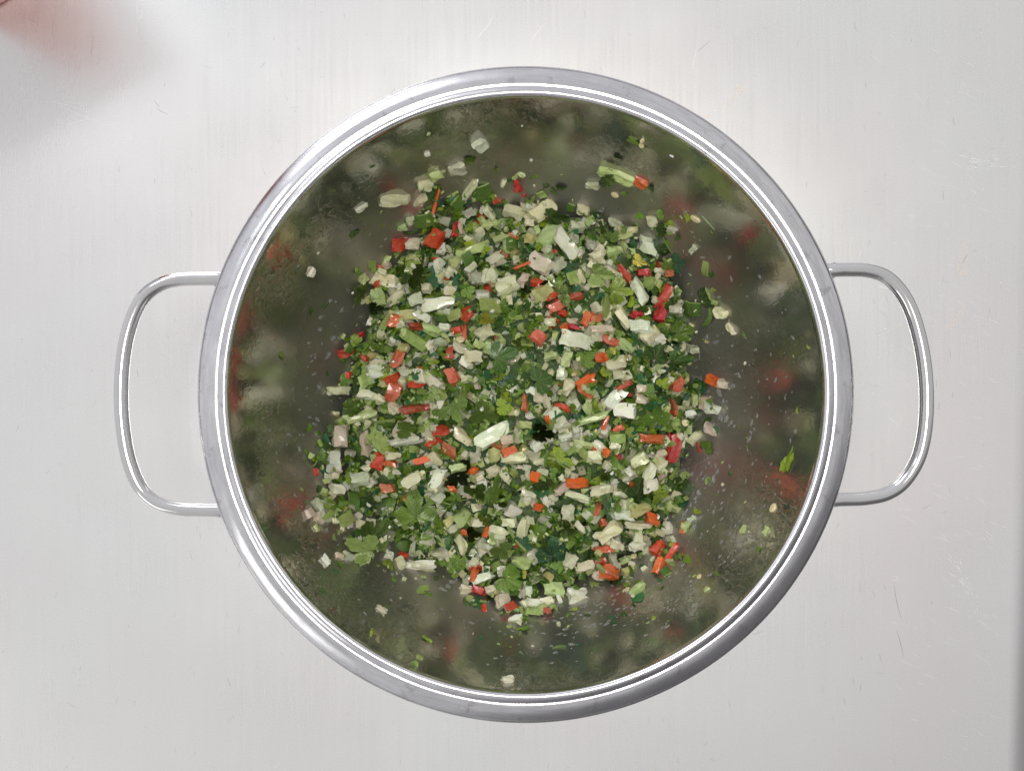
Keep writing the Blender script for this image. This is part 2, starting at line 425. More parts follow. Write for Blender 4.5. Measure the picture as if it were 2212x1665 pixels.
def mat_red(stuff):
    t = NT('wet_red_pepper_bits' if stuff else 'wet_red_pepper'); c = color_in(t, stuff)
    geo = t.node('ShaderNodeNewGeometry').outputs['Position']
    b = t.noise(geo, 330.0, 3, 0.6)
    col = t.mix(t.maprange(b, 0.45, 0.7, 0.0, 0.6), c, t.mix(0.5, c, (0.75, 0.28, 0.10, 1)))
    col = t.mix(t.maprange(t.noise(geo, 120.0, 2), 0.3, 0.5, 0.35, 0.0), col, t.mix(1.0, c, (0.55, 0.5, 0.6, 1), 'MULTIPLY'))
    t.p(coat=0.6, coat_rough=0.05, base=col, rough=0.24, sss=0.2, ssr=(0.003, 0.0008, 0.0004), sss_scale=1.0, normal=t.bump(b, 0.4, 0.0005), spec=0.5)
    return t.m
def mat_leaf(stuff):
    t = NT('wet_herb_bits' if stuff else 'wet_cilantro_leaf'); c = color_in(t, stuff)
    geo = t.node('ShaderNodeNewGeometry').outputs['Position']
    n = t.noise(geo, 420.0, 3, 0.6)
    col = t.mix(t.maprange(n, 0.35, 0.7, 0.0, 0.55), c, t.mix(1.0, c, (0.55, 0.62, 0.5, 1), 'MULTIPLY'))
    if not stuff:
        uv = t.node('ShaderNodeTexCoord').outputs['UV']; s = t.node('ShaderNodeSeparateXYZ'); t.l.new(uv, s.inputs[0])
        ang = t.math('ARCTAN2', s.outputs['Y'], s.outputs['X'])
        r = t.math('SQRT', t.math('ADD', t.math('MULTIPLY', s.outputs['X'], s.outputs['X']), t.math('MULTIPLY', s.outputs['Y'], s.outputs['Y'])))
        wob = t.math('MULTIPLY', t.math('SUBTRACT', t.noise(uv, 5.0, 2), 0.5), 0.35)
        fr = t.math('ABSOLUTE', t.math('SUBTRACT', t.math('FRACT', t.math('ADD', t.math('MULTIPLY', t.math('ADD', ang, wob), 9 / 6.2832), 0.5)), 0.5))
        d = t.math('MULTIPLY', fr, t.math('ADD', r, 0.05))
        vein = t.maprange(d, 0.008, 0.030, 1.0, 0.0)
        # side veins
        fr2 = t.math('ABSOLUTE', t.math('SUBTRACT', t.math('FRACT', t.math('ADD', t.math('MULTIPLY', r, 9.0), t.math('MULTIPLY', fr, 3.0))), 0.5))
        v2 = t.math('MULTIPLY', t.maprange(fr2, 0.02, 0.09, 1.0, 0.0), 0.45)
        vv = t.math('MAXIMUM', vein, v2)
        col = t.mix(t.math('MULTIPLY', vv, 0.6), col, t.mix(0.55, c, (0.42, 0.50, 0.18, 1)))
        h = t.math('ADD', t.math('MULTIPLY', vv, -0.7), n)
    else: h = n
    t.p(base=col, coat=0.35, coat_rough=0.1, rough=0.30, normal=t.bump(h, 0.75, 0.0006), spec=0.45, sss=0.12, ssr=(0.0008, 0.0015, 0.0004), sss_scale=1.0)
    return t.m
def mat_flesh(name, col1, col2, rough, scale=300.0):
    t = NT(name); geo = t.node('ShaderNodeNewGeometry').outputs['Position']; n = t.noise(geo, scale, 3, 0.6)
    t.p(base=t.mix(t.maprange(n, 0.35, 0.7, 0, 1), col1, col2), rough=rough, normal=t.bump(n, 0.35, 0.0004), sss=0.1, ssr=(0.001, 0.0015, 0.0005), sss_scale=1.0)
    return t.m
MO, MOs = mat_onion(False), mat_onion(True)
MR = mat_red(False)
ML, MLs = mat_leaf(False), mat_leaf(True)
MJ_SKIN = mat_leaf(False); MJ_SKIN.name = 'green_chilli_skin'
MJ_FLESH = mat_flesh('green_chilli_flesh', (0.34, 0.44, 0.14, 1), (0.20, 0.30, 0.06, 1), 0.3)
MD = mat_flesh('chilli_seed_coat', (0.72, 0.66, 0.40, 1), (0.62, 0.52, 0.26, 1), 0.35)

# ---------------------------------------------------------------- food shapes, unit sized: x = long axis, y = width, z = thickness
def finish(bm, name, mats, sharp=32, uvfn=None):
    bmesh.ops.recalc_face_normals(bm, faces=bm.faces)
    uvl = bm.loops.layers.uv.new('UVMap')
    for f in bm.faces:
        f.smooth = True
        for l in f.loops:
            l[uvl].uv = (l.vert.co.x, l.vert.co.y + l.vert.co.z * .5) if uvfn is None else uvfn(l.vert.co)
    me = bpy.data.meshes.new(name); bm.to_mesh(me); bm.free()
    for m in mats: me.materials.append(m)
    me.set_sharp_from_angle(angle=R_(sharp))
    return me

def chunk(seed, mats, cuts=3, irregular=.18, bend=.35, rnd_=.14, noise=.035, notch=0.0, name='onion_piece', taper=.0, wedge=0.0):
    r = random.Random(seed); bm = bmesh.new(); bmesh.ops.create_cube(bm, size=1.0)
    bmesh.ops.subdivide_edges(bm, edges=bm.edges[:], cuts=cuts, use_grid_fill=True)
    cor = {(sx, sy): Vector((sx * .5 * (1 + r.uniform(-irregular, irregular * .6)), sy * .5 * (1 + r.uniform(-irregular * 1.6, irregular * .6)))) for sx in (-1, 1) for sy in (-1, 1)}
    kx, ky = r.uniform(-bend, bend), r.uniform(-bend, bend) * .7; shear = r.uniform(-.18, .18); tp = r.uniform(.72, 1.05); ph = r.uniform(0, 6)
    nx, ny = r.choice((-1, 1)) * r.uniform(.2, .5), r.choice((-1, 1)) * .5
    wd = r.uniform(-wedge, wedge)
    for v in bm.verts:
        p = v.co.copy(); m = max(abs(p.x), abs(p.y), abs(p.z)) * 2
        sph = p.normalized() * .72; p = p.lerp(sph, rnd_)
        u, w = p.x + .5, p.y + .5
        q = cor[(-1, -1)] * (1 - u) * (1 - w) + cor[(1, -1)] * u * (1 - w) + cor[(-1, 1)] * (1 - u) * w + cor[(1, 1)] * u * w
        k = 1 if p.z < 0 else tp
        x, y = q.x * k + shear * p.z, q.y * k
        if taper: y *= 1 - taper * (x + .5)
        if notch:
            d = math.hypot(x - nx, y - ny)
            if d < .3: y += -math.copysign((.3 - d) * notch, ny)
        z = p.z * (1 + wd * x * 2) + kx * (x * x * 4 - .4) + ky * (y * y * 4 - .4)
        nz = noise
        v.co = Vector((x + nz * math.sin(7 * y + 5 * z + ph), y + nz * math.sin(8 * x + 4 * z + ph * 2), z + nz * 2 * math.sin(6 * x + 7 * y + ph * 3)))
    return finish(bm, name, mats)

def leaf_r(th, r, seeded):
    lobe = .80 + .10 * math.cos(2 * math.pi * th / R_(78) ) - .24 * max(0, math.cos(math.pi + 2 * math.pi * th / R_(78))) ** 10
    tooth = .12 * (1 - abs(((th + seeded) / R_(19.5)) % 1 - .5) * 2) ** .8
    side = smooth(R_(150), R_(95), abs(th))
    return (lobe + tooth) * (.28 + .72 * side) * .62
def leaf(seed, cut=0.0, name='cilantro_leaf', rings=4, segs=92, mats=None, fold=.16):
    r = random.Random(seed); bm = bmesh.new(); ph = r.uniform(0, 6); sd = r.uniform(0, .1)
    W = [r.uniform(.8, 1.12) for _ in range(7)]
    c = bm.verts.new((0, 0, 0)); prev = None; span = R_(150)
    for k in range(1, rings + 1):
        row = []
        for i in range(segs + 1):
            th = -span + 2 * span * i / segs; rr = leaf_r(th, r, sd) * (1 + .09 * math.sin(i / segs * 11 + sd * 60) + .06 * math.sin(i / segs * 23 + ph)) * k / rings
            row.append(bm.verts.new((rr * math.cos(th), rr * math.sin(th), 0)))
        if prev is None:
            for i in range(segs): bm.faces.new((c, row[i], row[i + 1]))
        else:
            for i in range(segs): bm.faces.new((prev[i], row[i], row[i + 1], prev[i + 1]))
        prev = row
    if cut:
        for _ in range(r.choice((1, 2, 2))):
            a = r.uniform(0, 6.28); n = Vector((math.cos(a), math.sin(a), 0)); 
            bmesh.ops.bisect_plane(bm, geom=bm.verts[:] + bm.edges[:] + bm.faces[:], plane_co=n * r.uniform(.05, .26) + Vector((.2, 0, 0)), plane_no=n, clear_outer=True)
    a1, a2 = r.uniform(-.5, .2), r.uniform(-.5, .2); fa = r.uniform(0, 3.14)
    uv = {}
    fx = Vector((math.cos(fa), math.sin(fa), 0))
    for v in bm.verts:
        p = v.co.copy(); rr = p.length; th = math.atan2(p.y, p.x)
        z = a1 * p.x ** 2 + a2 * p.y ** 2 + fold * rr * (math.cos(3 * th + ph) * .30 + math.cos(9 * th + ph) * .07) + .06 * math.sin(7 * p.x + ph) * rr
        d = p.dot(fx) - .12
        if d > 0: z += d * r.choice((1,)) * .0 + d * d * (a1 + .3) * 1.5
        v.co.z = z
    cen = sum((v.co for v in bm.verts), Vector()) / max(1, len(bm.verts))
    xs = [v.co.x for v in bm.verts]; ys = [v.co.y for v in bm.verts]
    mx, my = (max(xs) + min(xs)) / 2, (max(ys) + min(ys)) / 2; s = 1 / max(max(xs) - min(xs), max(ys) - min(ys))
    bmesh.ops.solidify(bm, geom=bm.faces[:], thickness=.022)
    for v in bm.verts: v.co = Vector(((v.co.x - mx) * s, (v.co.y - my) * s, (v.co.z - cen.z) * s))
    return finish(bm, name, mats or [ML], 60, uvfn=lambda co: (co.x / s + mx, co.y / s + my))

def chilli(seed, name='green_chilli_piece'):
    r = random.Random(seed); bm = bmesh.new(); span = R_(r.uniform(55, 120)); tk = r.uniform(.22, .34); n = 8; m = 3
    grid = {}
    for layer, rr in ((0, 1.0), (1, 1 - tk)):
        for i in range(n + 1):
            a = math.pi / 2 - span / 2 + span * i / n
            for j in range(m + 1):
                y = (j / m - .5) * r.uniform(.96, 1.04) * (1 - .15 * abs(i / n - .5))
                w = 1 + .03 * math.sin(i * 1.7 + j * 2 + seed)
                grid[layer, i, j] = bm.verts.new((rr * w * math.cos(a), y, rr * w * math.sin(a)))
    sk = []
    for i in range(n):
        for j in range(m):
            f = bm.faces.new((grid[0, i, j], grid[0, i + 1, j], grid[0, i + 1, j + 1], grid[0, i, j + 1])); f.material_index = 0
            f = bm.faces.new((grid[1, i, j], grid[1, i, j + 1], grid[1, i + 1, j + 1], grid[1, i + 1, j])); f.material_index = 1
    for i in range(n):
        for j in (0, m):
            f = bm.faces.new((grid[0, i, j], grid[0, i + 1, j], grid[1, i + 1, j], grid[1, i, j])); f.material_index = 1
    for j in range(m):
        for i in (0, n):
            f = bm.faces.new((grid[0, i, j], grid[0, i, j + 1], grid[1, i, j + 1], grid[1, i, j])); f.material_index = 1
    zs = [v.co.z for v in bm.verts]; xs = [v.co.x for v in bm.verts]
    zr = max(zs) - min(zs); xr = max(xs) - min(xs)
    for v in bm.verts: v.co = Vector((v.co.x / xr, v.co.y, (v.co.z - (max(zs) + min(zs)) / 2) / zr))
    if r.random() < .35:
        for v in bm.verts: v.co.z *= -1; v.co.y *= -1
    return finish(bm, name, [MJ_SKIN, MJ_FLESH], 40)

def stem(seed, name='cilantro_stem', seg=7, n=7, mats=None):
    r = random.Random(seed); bm = bmesh.new(); b1, b2 = r.uniform(-.9, .9), r.uniform(-.3, .3); rows = []
    for i in range(n):
        u = i / (n - 1) - .5; row = []
        for k in range(seg):
            a = 2 * math.pi * k / seg; row.append(bm.verts.new((u, math.cos(a) * .5 + b1 * 4 * (u * u - .1) , math.sin(a) * .5 + b2 * (u * u))))
        rows.append(row)
    for i in range(n - 1):
        for k in range(seg): bm.faces.new((rows[i][k], rows[i][(k + 1) % seg], rows[i + 1][(k + 1) % seg], rows[i + 1][k]))
    bm.faces.new(rows[0]); bm.faces.new(rows[-1])
    return finish(bm, name, mats or [ML], 50)

def seed_mesh(seed):
    bm = bmesh.new(); bmesh.ops.create_uvsphere(bm, u_segments=12, v_segments=8, radius=.5); r = random.Random(seed)
    for v in bm.verts:
        rr = math.hypot(v.co.x, v.co.y); v.co.z *= 1 - .45 * math.exp(-rr * rr * 18); v.co.x *= 1 + .25 * v.co.y; v.co.z += .1 * v.co.x
    return finish(bm, 'chilli_seed', [MD], 80)

ON = [chunk(100 + i, [MO], irregular=.16 + .16 * (i % 3) / 2, bend=.10 + .35 * (i % 4) / 3, rnd_=.11 + .05 * (i % 3), noise=.055, taper=(.5 if i % 5 == 0 else 0), notch=(.8 if i % 4 == 1 else 0), wedge=.4) for i in range(22)]
RD = [chunk(200 + i, [MR], irregular=.22, bend=.12 + .4 * (i % 3) / 2, rnd_=.10, taper=(.4 if i % 4 == 0 else 0), wedge=.3, name='red_pepper_piece', noise=.045) for i in range(14)]
LF = [leaf(300 + i, 0) for i in range(6)]
LC = [leaf(340 + i, 1, rings=3, segs=76) for i in range(12)]
CH = [chilli(400 + i) for i in range(12)]
ST = [stem(500 + i) for i in range(8)]
SE = [seed_mesh(600 + i) for i in range(4)]
# light versions for the countless bits
ONs = [chunk(700 + i, [MOs], cuts=1, irregular=.3, bend=.2, rnd_=.08, noise=.03, wedge=.3) for i in range(10)]
LFs = [leaf(740 + i, 1, rings=2, segs=22, mats=[MLs]) for i in range(12)]
STs = [stem(780 + i, seg=6, n=2, mats=[MLs]) for i in range(4)]

# ---------------------------------------------------------------- colours of the food
TONES = {
 'O': dict(c=(0.83, 0.81, 0.57), w=(0.87, 0.88, 0.73), g=(0.56, 0.66, 0.30), p=(0.74, 0.62, 0.50), t=(0.60, 0.61, 0.45), y=(0.62, 0.58, 0.27)),
 'R': dict(o=(0.66, 0.12, 0.02), r=(0.55, 0.05, 0.02), c=(0.50, 0.02, 0.035), p=(0.60, 0.13, 0.07), d=(0.38, 0.06, 0.03), b=(0.46, 0.13, 0.05)),
 'L': dict(d=(0.045, 0.115, 0.014), m=(0.135, 0.24, 0.022), l=(0.28, 0.38, 0.025), p=(0.27, 0.37, 0.09), t=(0.03, 0.13, 0.046), y=(0.50, 0.44, 0.04)),
 'J': dict(m=(0.085, 0.18, 0.020), d=(0.025, 0.065, 0.012), p=(0.30, 0.38, 0.10)),
 'S': dict(p=(0.30, 0.40, 0.12), m=(0.13, 0.22, 0.045), d=(0.04, 0.09, 0.015)),
 'D': dict(c=(1, 1, 1)),
}
PICK = {'O': 'ccccccwwwwggggttty' 'p', 'R': 'oorrrcpd', 'L': 'ddddmmmmmmttlpp', 'J': 'mmdp', 'S': 'ppm', 'D': 'c'}

# ---------------------------------------------------------------- pieces read off the photograph (pixels of an enlarged tile: x y length width angle tone)
TILES = []
TILES.append((800, 400, 3.33, """
O570 300 260 130 -25 c;O285 355 110 55 20 w;R1537 175 190 85 95 c;J1255 240 170 150 20 m;J1060 320 120 90 60 m;O1145 240 260 55 85 c;O795 180 110 90 -20 c;O755 300 160 80 80 c
O890 100 110 100 30 g;R885 310 210 35 88 o;J790 465 180 120 10 m;R870 620 200 130 75 r;R590 655 130 110 -15 r;O705 665 130 100 -10 p;R1035 530 140 60 85 c;O1080 520 110 40 85 p
L223 572 90 60 -20 d;S680 562 130 26 -10 d;R435 845 90 50 -10 p;R1375 305 70 60 0 d;O1320 410 140 80 -60 c;O1520 400 150 100 -30 c;O1640 370 120 100 -10 c;O670 470 80 70 0 t
O1150 400 90 80 30 t;O1180 705 250 100 12 g;L1290 720 110 80 0 l;O905 830 120 80 -80 w;O1420 610 130 70 10 g;O1370 780 160 120 30 c;R1565 835 160 30 25 o;O1215 930 110 100 0 t
O1320 930 130 120 -10 c;O1455 985 170 130 20 c;O1590 940 110 100 60 p;O480 960 220 130 -15 c;O400 1080 170 100 -60 g;O560 1100 150 90 30 c;O720 1100 110 100 20 t;O920 1130 260 150 10 w
O1270 1070 120 90 0 w;J1325 1160 190 120 5 p;L1150 1060 170 100 -70 m;L265 1035 180 170 150 p;L760 950 200 150 -30 m;L640 930 150 110 0 d;L870 960 120 100 40 t;L420 1190 160 90 10 d
J490 1270 200 60 70 p;R545 1280 110 90 70 o;O640 1230 250 90 5 y;O595 1300 80 80 0 c;O770 1240 150 80 -30 w;J925 1250 110 80 10 m;J1030 1230 130 80 25 p;R1120 1225 110 100 20 r
J720 1440 280 90 -40 p;O850 1350 200 80 -25 g;O960 1330 80 60 0 w;R1115 1380 160 50 -80 p;R1050 1350 80 60 20 r;R720 1325 110 70 0 d;D1080 1430 75 65 0 c;O1270 1375 120 90 30 c
O1240 1470 110 80 -40 g;O920 1450 100 80 0 t;O1330 1500 140 110 -20 g;L1300 1270 180 90 -20 y;L250 1440 150 90 10 l;L440 1480 170 150 70 m;R150 1530 125 70 12 r;R295 1575 100 50 -20 r
R575 1590 140 80 70 p;R990 1530 110 90 80 d;O1110 1510 160 90 -20 c;O1180 1560 120 100 0 c;O1130 1620 130 80 -40 w;L1440 1560 230 190 20 d;O400 1630 150 80 15 c;J725 1610 100 80 60 d
O690 770 130 60 -20 g;O480 800 90 50 80 g;J1150 800 160 90 -60 m;L700 810 160 60 -5 l;S1390 890 90 42 0 p;O1170 850 120 80 50 t;J1500 650 120 90 0 m;L560 1180 90 60 40 m
"""))
TILES.append((1300, 400, 3.33, """
O90 400 220 130 30 c;L200 450 260 100 5 d;O415 385 110 100 -5 c;S460 430 200 20 -30 m;S545 430 46 44 0 d;S560 515 95 34 -60 d;O690 100 300 100 -5 g;R870 160 150 90 -40 o
L600 165 140 130 -40 m;O490 180 110 70 10 t;D668 258 70 55 0 c;L745 255 100 60 40 m;L980 220 120 60 -45 d;L110 185 95 60 10 d;L235 200 150 50 20 d;D1320 455 100 60 5 c
S1430 480 150 14 -50 m;L1180 605 75 65 0 d;J1400 860 150 60 60 p;O355 520 130 120 5 t;O125 595 200 130 70 g;O270 665 270 115 -55 w;O330 615 90 80 0 t;O75 810 180 150 -30 p
O200 830 110 90 40 t;O680 490 110 70 -5 t;L650 600 140 90 40 m;O740 600 110 60 20 g;D812 545 68 52 10 c;L740 540 110 60 0 m;O940 680 170 150 -10 w;J1050 680 180 100 -75 d
L1170 820 170 150 10 t;L870 800 170 90 -20 y;J745 800 150 70 -25 d;O535 735 120 90 45 c;O660 720 130 90 20 g;R745 900 160 60 -45 r;R900 890 110 80 0 c;O660 890 110 80 -20 c
L560 910 210 130 -15 p;J350 930 150 110 20 p;O400 930 160 50 -50 c;O520 975 110 80 10 g;L720 1040 260 160 -10 l;O865 1035 220 80 -50 w;R1060 1080 220 90 65 r;R1030 1230 130 120 80 c
J1400 1090 170 100 -60 d;J1300 1180 150 130 10 m;S1480 1130 50 45 0 p;L1200 1370 250 120 15 m;S1420 1260 180 46 40 m;O1530 1210 110 90 0 c;O1615 1350 110 60 -20 c;O90 1060 160 120 15 y
R30 960 90 70 -30 r;R150 1080 130 60 20 r;R345 1080 120 80 10 d;R205 1150 170 100 25 p;L265 1120 170 70 -70 p;R440 1270 150 90 60 o;R520 1260 130 80 10 b;J600 1160 200 60 80 p
R850 1225 110 70 0 c;O740 1270 250 90 -60 c;O880 1330 170 130 -10 w;O960 1400 150 110 20 c;O1020 1430 110 100 0 w;O570 1350 190 70 5 p;R255 1345 130 70 -55 o;R340 1330 110 50 -20 c
O320 1290 100 70 0 p;O350 1430 240 130 -10 w;R630 1440 150 80 -30 p;R50 1410 140 110 -30 p;O150 1290 90 70 0 c;R575 1580 110 100 5 o;O760 1480 130 80 -30 g;L440 1580 180 150 40 m
L650 1520 95 60 20 y;L1000 1540 180 160 60 d;L1180 1600 230 130 0 d;O1130 1530 130 80 -30 c;O1310 1510 90 80 0 t;O690 1620 150 90 20 c;O160 1560 100 80 0 g;O270 1590 140 80 80 g
O1170 1190 110 70 -10 t;L1100 890 110 80 -50 m;R1110 890 70 60 0 b;J940 970 120 90 80 m;J480 600 100 70 0 m;L1290 1090 0 0 0 m;O480 660 80 70 0 t;O1040 880 90 50 0 c
"""))
TILES.append((800, 900, 3.33, """
O80 180 160 90 5 w;O330 210 140 120 -20 w;O430 250 90 85 0 c;O390 30 130 120 10 w;R540 90 150 80 10 r;R720 125 150 70 -5 r;R540 200 140 120 70 p;R1020 60 140 90 -60 p
O880 110 150 120 -30 w;O1130 80 90 80 0 c;R730 320 260 90 15 d;O560 320 100 120 0 p;L1040 350 240 200 -60 p;L880 220 170 110 -40 p;L1280 370 240 150 -20 p;L1440 310 170 120 0 l
R1600 280 150 60 85 b;J770 190 100 50 0 p;L250 300 180 120 30 m;O290 380 240 90 25 g;S450 430 240 32 -10 p;L650 490 220 110 0 m;J760 490 70 60 0 p;O110 560 200 130 85 p
J420 560 220 130 -50 p;O310 600 170 90 80 p;O640 590 260 70 8 w;R925 500 140 100 -10 r;R860 600 130 60 50 r;R985 660 140 80 -20 b;O1110 560 170 90 -35 c;O1340 530 290 130 35 w
J1150 510 120 36 -30 m;O1460 580 100 60 0 p;O50 740 170 130 85 w;R410 750 150 130 70 r;R520 765 110 70 -20 o;O540 700 120 90 0 c;R775 740 140 60 20 o;O890 730 150 90 -50 c
J710 660 110 60 0 p;R1370 640 120 90 0 b;R1480 660 130 80 20 o;O1360 710 100 90 80 y;O1520 720 200 90 5 c;O690 890 150 100 40 c;O900 890 200 140 70 w;R1000 940 130 60 -60 o
L1090 870 240 210 -40 t;O1070 800 130 80 15 g^;L1230 980 200 180 60 m;O280 890 160 100 0 t;O80 990 120 110 0 w;R490 970 120 120 0 b;L720 1110 280 250 100 m;L450 1280 260 200 50 m
L300 1410 260 190 160 p;J160 1210 150 110 20 p;L40 1080 130 80 -20 l;J230 1060 170 90 80 m;L1360 960 260 90 75 m;O1440 860 110 90 -60 c;O1360 830 100 90 20 c;J1515 850 80 60 -40 p
O1630 1010 130 80 -20 c;O1500 1150 140 125 -35 w;O1090 1200 140 120 30 g;O1020 1290 120 60 0 w;O1220 1240 110 80 0 c;L1290 1210 130 120 40 l;R1300 1310 90 80 60 o;O1390 1320 130 80 -30 c
O1590 1290 170 100 80 c;S1530 1380 250 24 -60 p;R1110 1330 55 50 0 o;O1090 1410 180 80 -80 c;O1010 1480 160 70 60 c;L1190 1340 140 120 10 m;L1600 1400 150 150 60 t;J620 1430 140 90 0 m
R625 1505 90 50 10 r;O500 1510 80 70 0 w;L510 1580 120 90 -80 l;O600 1570 110 70 80 c;O780 1600 210 80 5 c;L1060 1560 180 120 10 m;O940 1490 130 80 40 t;L1420 1480 190 150 -60 p
O1480 1240 110 80 0 c;O1570 1570 150 110 0 g;R1200 1620 95 80 60 r;J1370 1600 110 70 20 p;O660 40 110 80 0 t;L600 250 110 50 60 d;J300 100 130 110 20 m;L180 100 130 100 0 m
L1340 560 0 0 0 m;L1540 1000 130 90 20 d;O60 870 70 60 0 p;O1300 1450 110 70 -30 t;O830 1380 90 110 0 t;L800 1350 110 70 10 m;O700 1440 130 60 80 t;L360 1080 150 90 -10 d
"""))
TILES.append((1300, 900, 3.33, """
L80 90 190 180 20 d;O230 40 100 90 80 w;O280 150 120 80 70 c;R430 95 180 80 10 o;R430 200 130 60 -10 b;O720 40 160 120 0 c;R740 140 150 60 30 d;O650 240 190 110 50 w
O750 330 160 130 -10 w;L1060 110 150 120 60 l;R1180 130 110 100 0 p;R1450 90 120 95 -15 o;O1535 125 100 75 -10 p;O110 270 150 60 -50 c;O60 200 130 90 80 c;R240 310 130 50 -30 r
O445 320 110 70 -60 g;O480 400 260 60 20 g;L970 370 220 190 90 m;O880 160 90 75 0 p;O890 250 120 80 -20 p;O1080 350 130 60 80 g;R1150 310 130 40 80 b;O1280 370 110 80 20 w
J1170 440 80 70 0 p;D1240 440 62 60 0 c;O1460 325 130 100 0 w;L1410 420 95 60 0 d;O1320 550 130 90 40 c;O1450 500 110 100 -20 p;L1420 630 140 120 30 m;D515 520 70 40 -70 c
O270 545 110 45 25 w;R590 430 130 50 70 p;R690 490 110 50 10 p;R980 570 280 95 0 o^;R1150 660 290 130 -85 c^;O420 610 140 60 -10 g;O520 620 100 80 -70 w;O510 710 120 110 0 c
R590 660 120 60 -50 o;L230 740 220 140 -25 l;J420 690 100 70 -30 p;J310 660 110 60 40 p;O40 610 120 110 0 w;O860 730 130 100 30 c^;O790 840 110 90 -60 w;O945 830 130 80 60 w^
O950 940 120 110 10 w^;J880 810 110 70 30 p;L1030 1010 180 120 0 l;L850 970 200 150 80 d;R360 920 190 80 -5 o;R30 880 100 90 -20 o;O230 960 120 70 30 p;O370 1030 280 75 -20 c
O550 980 180 80 10 c;O730 1020 140 50 0 c;J1250 960 120 100 -40 d;O110 1070 110 90 -50 w;R40 1120 90 70 0 o;O290 1180 120 100 80 w;O720 1170 160 70 -5 w;O860 1130 200 90 -8 y
R965 1210 120 90 -5 o;O870 1260 220 80 -5 c;O620 1310 200 110 40 c;O390 1290 110 70 -50 c;R530 1150 120 50 70 b;L1050 1190 120 110 0 d;L160 1440 290 210 90 t;L290 1300 160 120 -20 m
R1220 1290 130 70 -70 b;O1290 1220 75 50 0 w;R1010 1440 150 120 50 r;R1130 1500 160 50 60 r;R1020 1590 150 100 80 o;O840 1430 130 90 0 w;O680 1430 120 80 -20 c;R560 1450 160 50 10 p
J420 1500 160 100 0 d;O300 1550 120 110 70 c;O420 1600 160 90 10 c;D820 1520 62 46 30 c;R640 1640 150 80 -10 o;S560 1620 100 44 -30 p;S880 1510 50 40 70 p;L600 1060 120 90 0 d
O850 1350 110 70 80 c;J690 570 130 80 0 m;L600 850 150 90 10 m;L1010 620 0 0 0 m;S750 680 220 22 80 m;R700 720 60 50 80 c;S820 430 170 16 10 m;O240 450 110 90 30 t;L90 520 200 110 -10 d
J560 1040 120 60 0 p;O560 1150 0 0 0 t;L760 1340 90 50 -40 m;R1350 640 90 22 -60 d;J1180 1060 60 50 0 m;S1110 690 0 0 0 p;L480 1200 0 0 0 m;O650 1550 150 80 80 t;R550 1560 90 70 0 d
"""))
TILES.append((700, 1300, 2.765, """
R1265 280 80 60 75 o;R1290 380 110 60 -20 c;O1325 295 150 75 20 w;L1510 300 210 170 -30 m;O1215 370 90 60 20 c;L1605 270 60 50 0 y;L1700 290 130 50 -20 p;J1530 395 80 50 0 m
O1390 390 80 70 0 c;O1460 450 100 80 20 p;R1510 495 90 60 30 r;R1330 505 60 40 80 r;S1585 515 60 30 85 p;O1670 465 110 60 -10 w;O1810 370 130 110 0 g;J1660 420 140 50 15 m
O1960 410 150 120 25 w;J1940 380 70 50 50 m;R2170 270 150 80 -10 o;O2090 290 80 40 -40 p;O900 215 200 56 5 w;L1015 300 60 40 20 d;J1660 520 110 46 -10 m;J1990 290 50 50 0 m
O1760 450 90 70 20 c;S1795 490 50 40 0 p;L1900 545 46 36 0 m;L260 385 70 40 -50 d;O1500 985 110 60 10 w;S893 848 46 40 0 p;S862 885 46 36 10 p;L580 662 40 34 0 l;L950 710 70 30 -75 l;S1840 768 95 20 0 m;O640 515 70 40 -30 t
"""))
# scattered bits on the bowl's wall, in pixels of the 2212 px picture
TILES.append((0, 0, 0.8848, """
O1040 313 34 30 -60 w;L1018 347 36 18 -10 m;O988 365 34 30 20 t;L1368 310 34 26 -60 m;D1386 307 14 10 60 c;D1384 318 15 10 -40 c;L1336 342 36 16 10 d;D1452 335 9 8 0 c
O674 587 28 16 50 w;L676 676 26 12 -40 d;L612 768 22 20 60 m;L709 806 14 10 0 d;O730 845 42 24 0 t;L1464 515 16 14 0 d;L1700 985 78 20 85 l;L1716 886 16 12 0 l
D1667 1095 22 17 80 c;O1652 1145 20 14 60 g;O1605 1142 18 12 -70 g;L1637 1182 16 14 0 m;D1510 1245 13 12 0 c;L1548 1237 18 18 30 m;O1526 1270 14 12 0 g;L1410 1331 20 16 40 l
O1376 1272 34 22 60 g;L806 1360 14 12 0 l;L577 1136 22 16 -30 d;L1575 1022 18 10 -80 d;S1530 1035 14 12 0 p;L1613 965 10 8 0 m;L1740 750 12 8 0 l;L1605 722 14 12 0 m
L808 362 22 8 -20 d;L1047 262 0 0 0 d;O1436 365 0 0 0 t;S704 660 14 8 20 d;L760 380 0 0 0 m
"""))

# ---------------------------------------------------------------- pile surface and dropping pieces onto it
OUT = [(1500, 780), (1490, 620), (1445, 530), (1340, 478), (1200, 448), (1080, 430), (960, 440), (905, 490), (850, 545), (805, 610), (785, 700), (765, 760), (745, 850), (700, 960), (695, 1080), (755, 1150), (850, 1210), (990, 1240),
       (1030, 1300), (1160, 1310), (1270, 1285), (1345, 1245), (1430, 1210), (1465, 1120), (1475, 1030), (1505, 940), (1495, 850)]
OUTW = [px_at(x, y, 0.043) for x, y in OUT]
CX = sum(p.x for p in OUTW) / len(OUTW); CY = sum(p.y for p in OUTW) / len(OUTW)
oa = sorted([(math.atan2(p.y - CY, p.x - CX), math.hypot(p.x - CX, p.y - CY)) for p in OUTW])
OA = np.array([a for a, _ in oa]); OR = np.array([r for _, r in oa])
OAe = np.concatenate([OA - 2 * np.pi, OA, OA + 2 * np.pi]); ORe = np.tile(OR, 3)
G = 0.0009; N = 361; X0 = -0.1625
gx = X0 + np.arange(N) * G
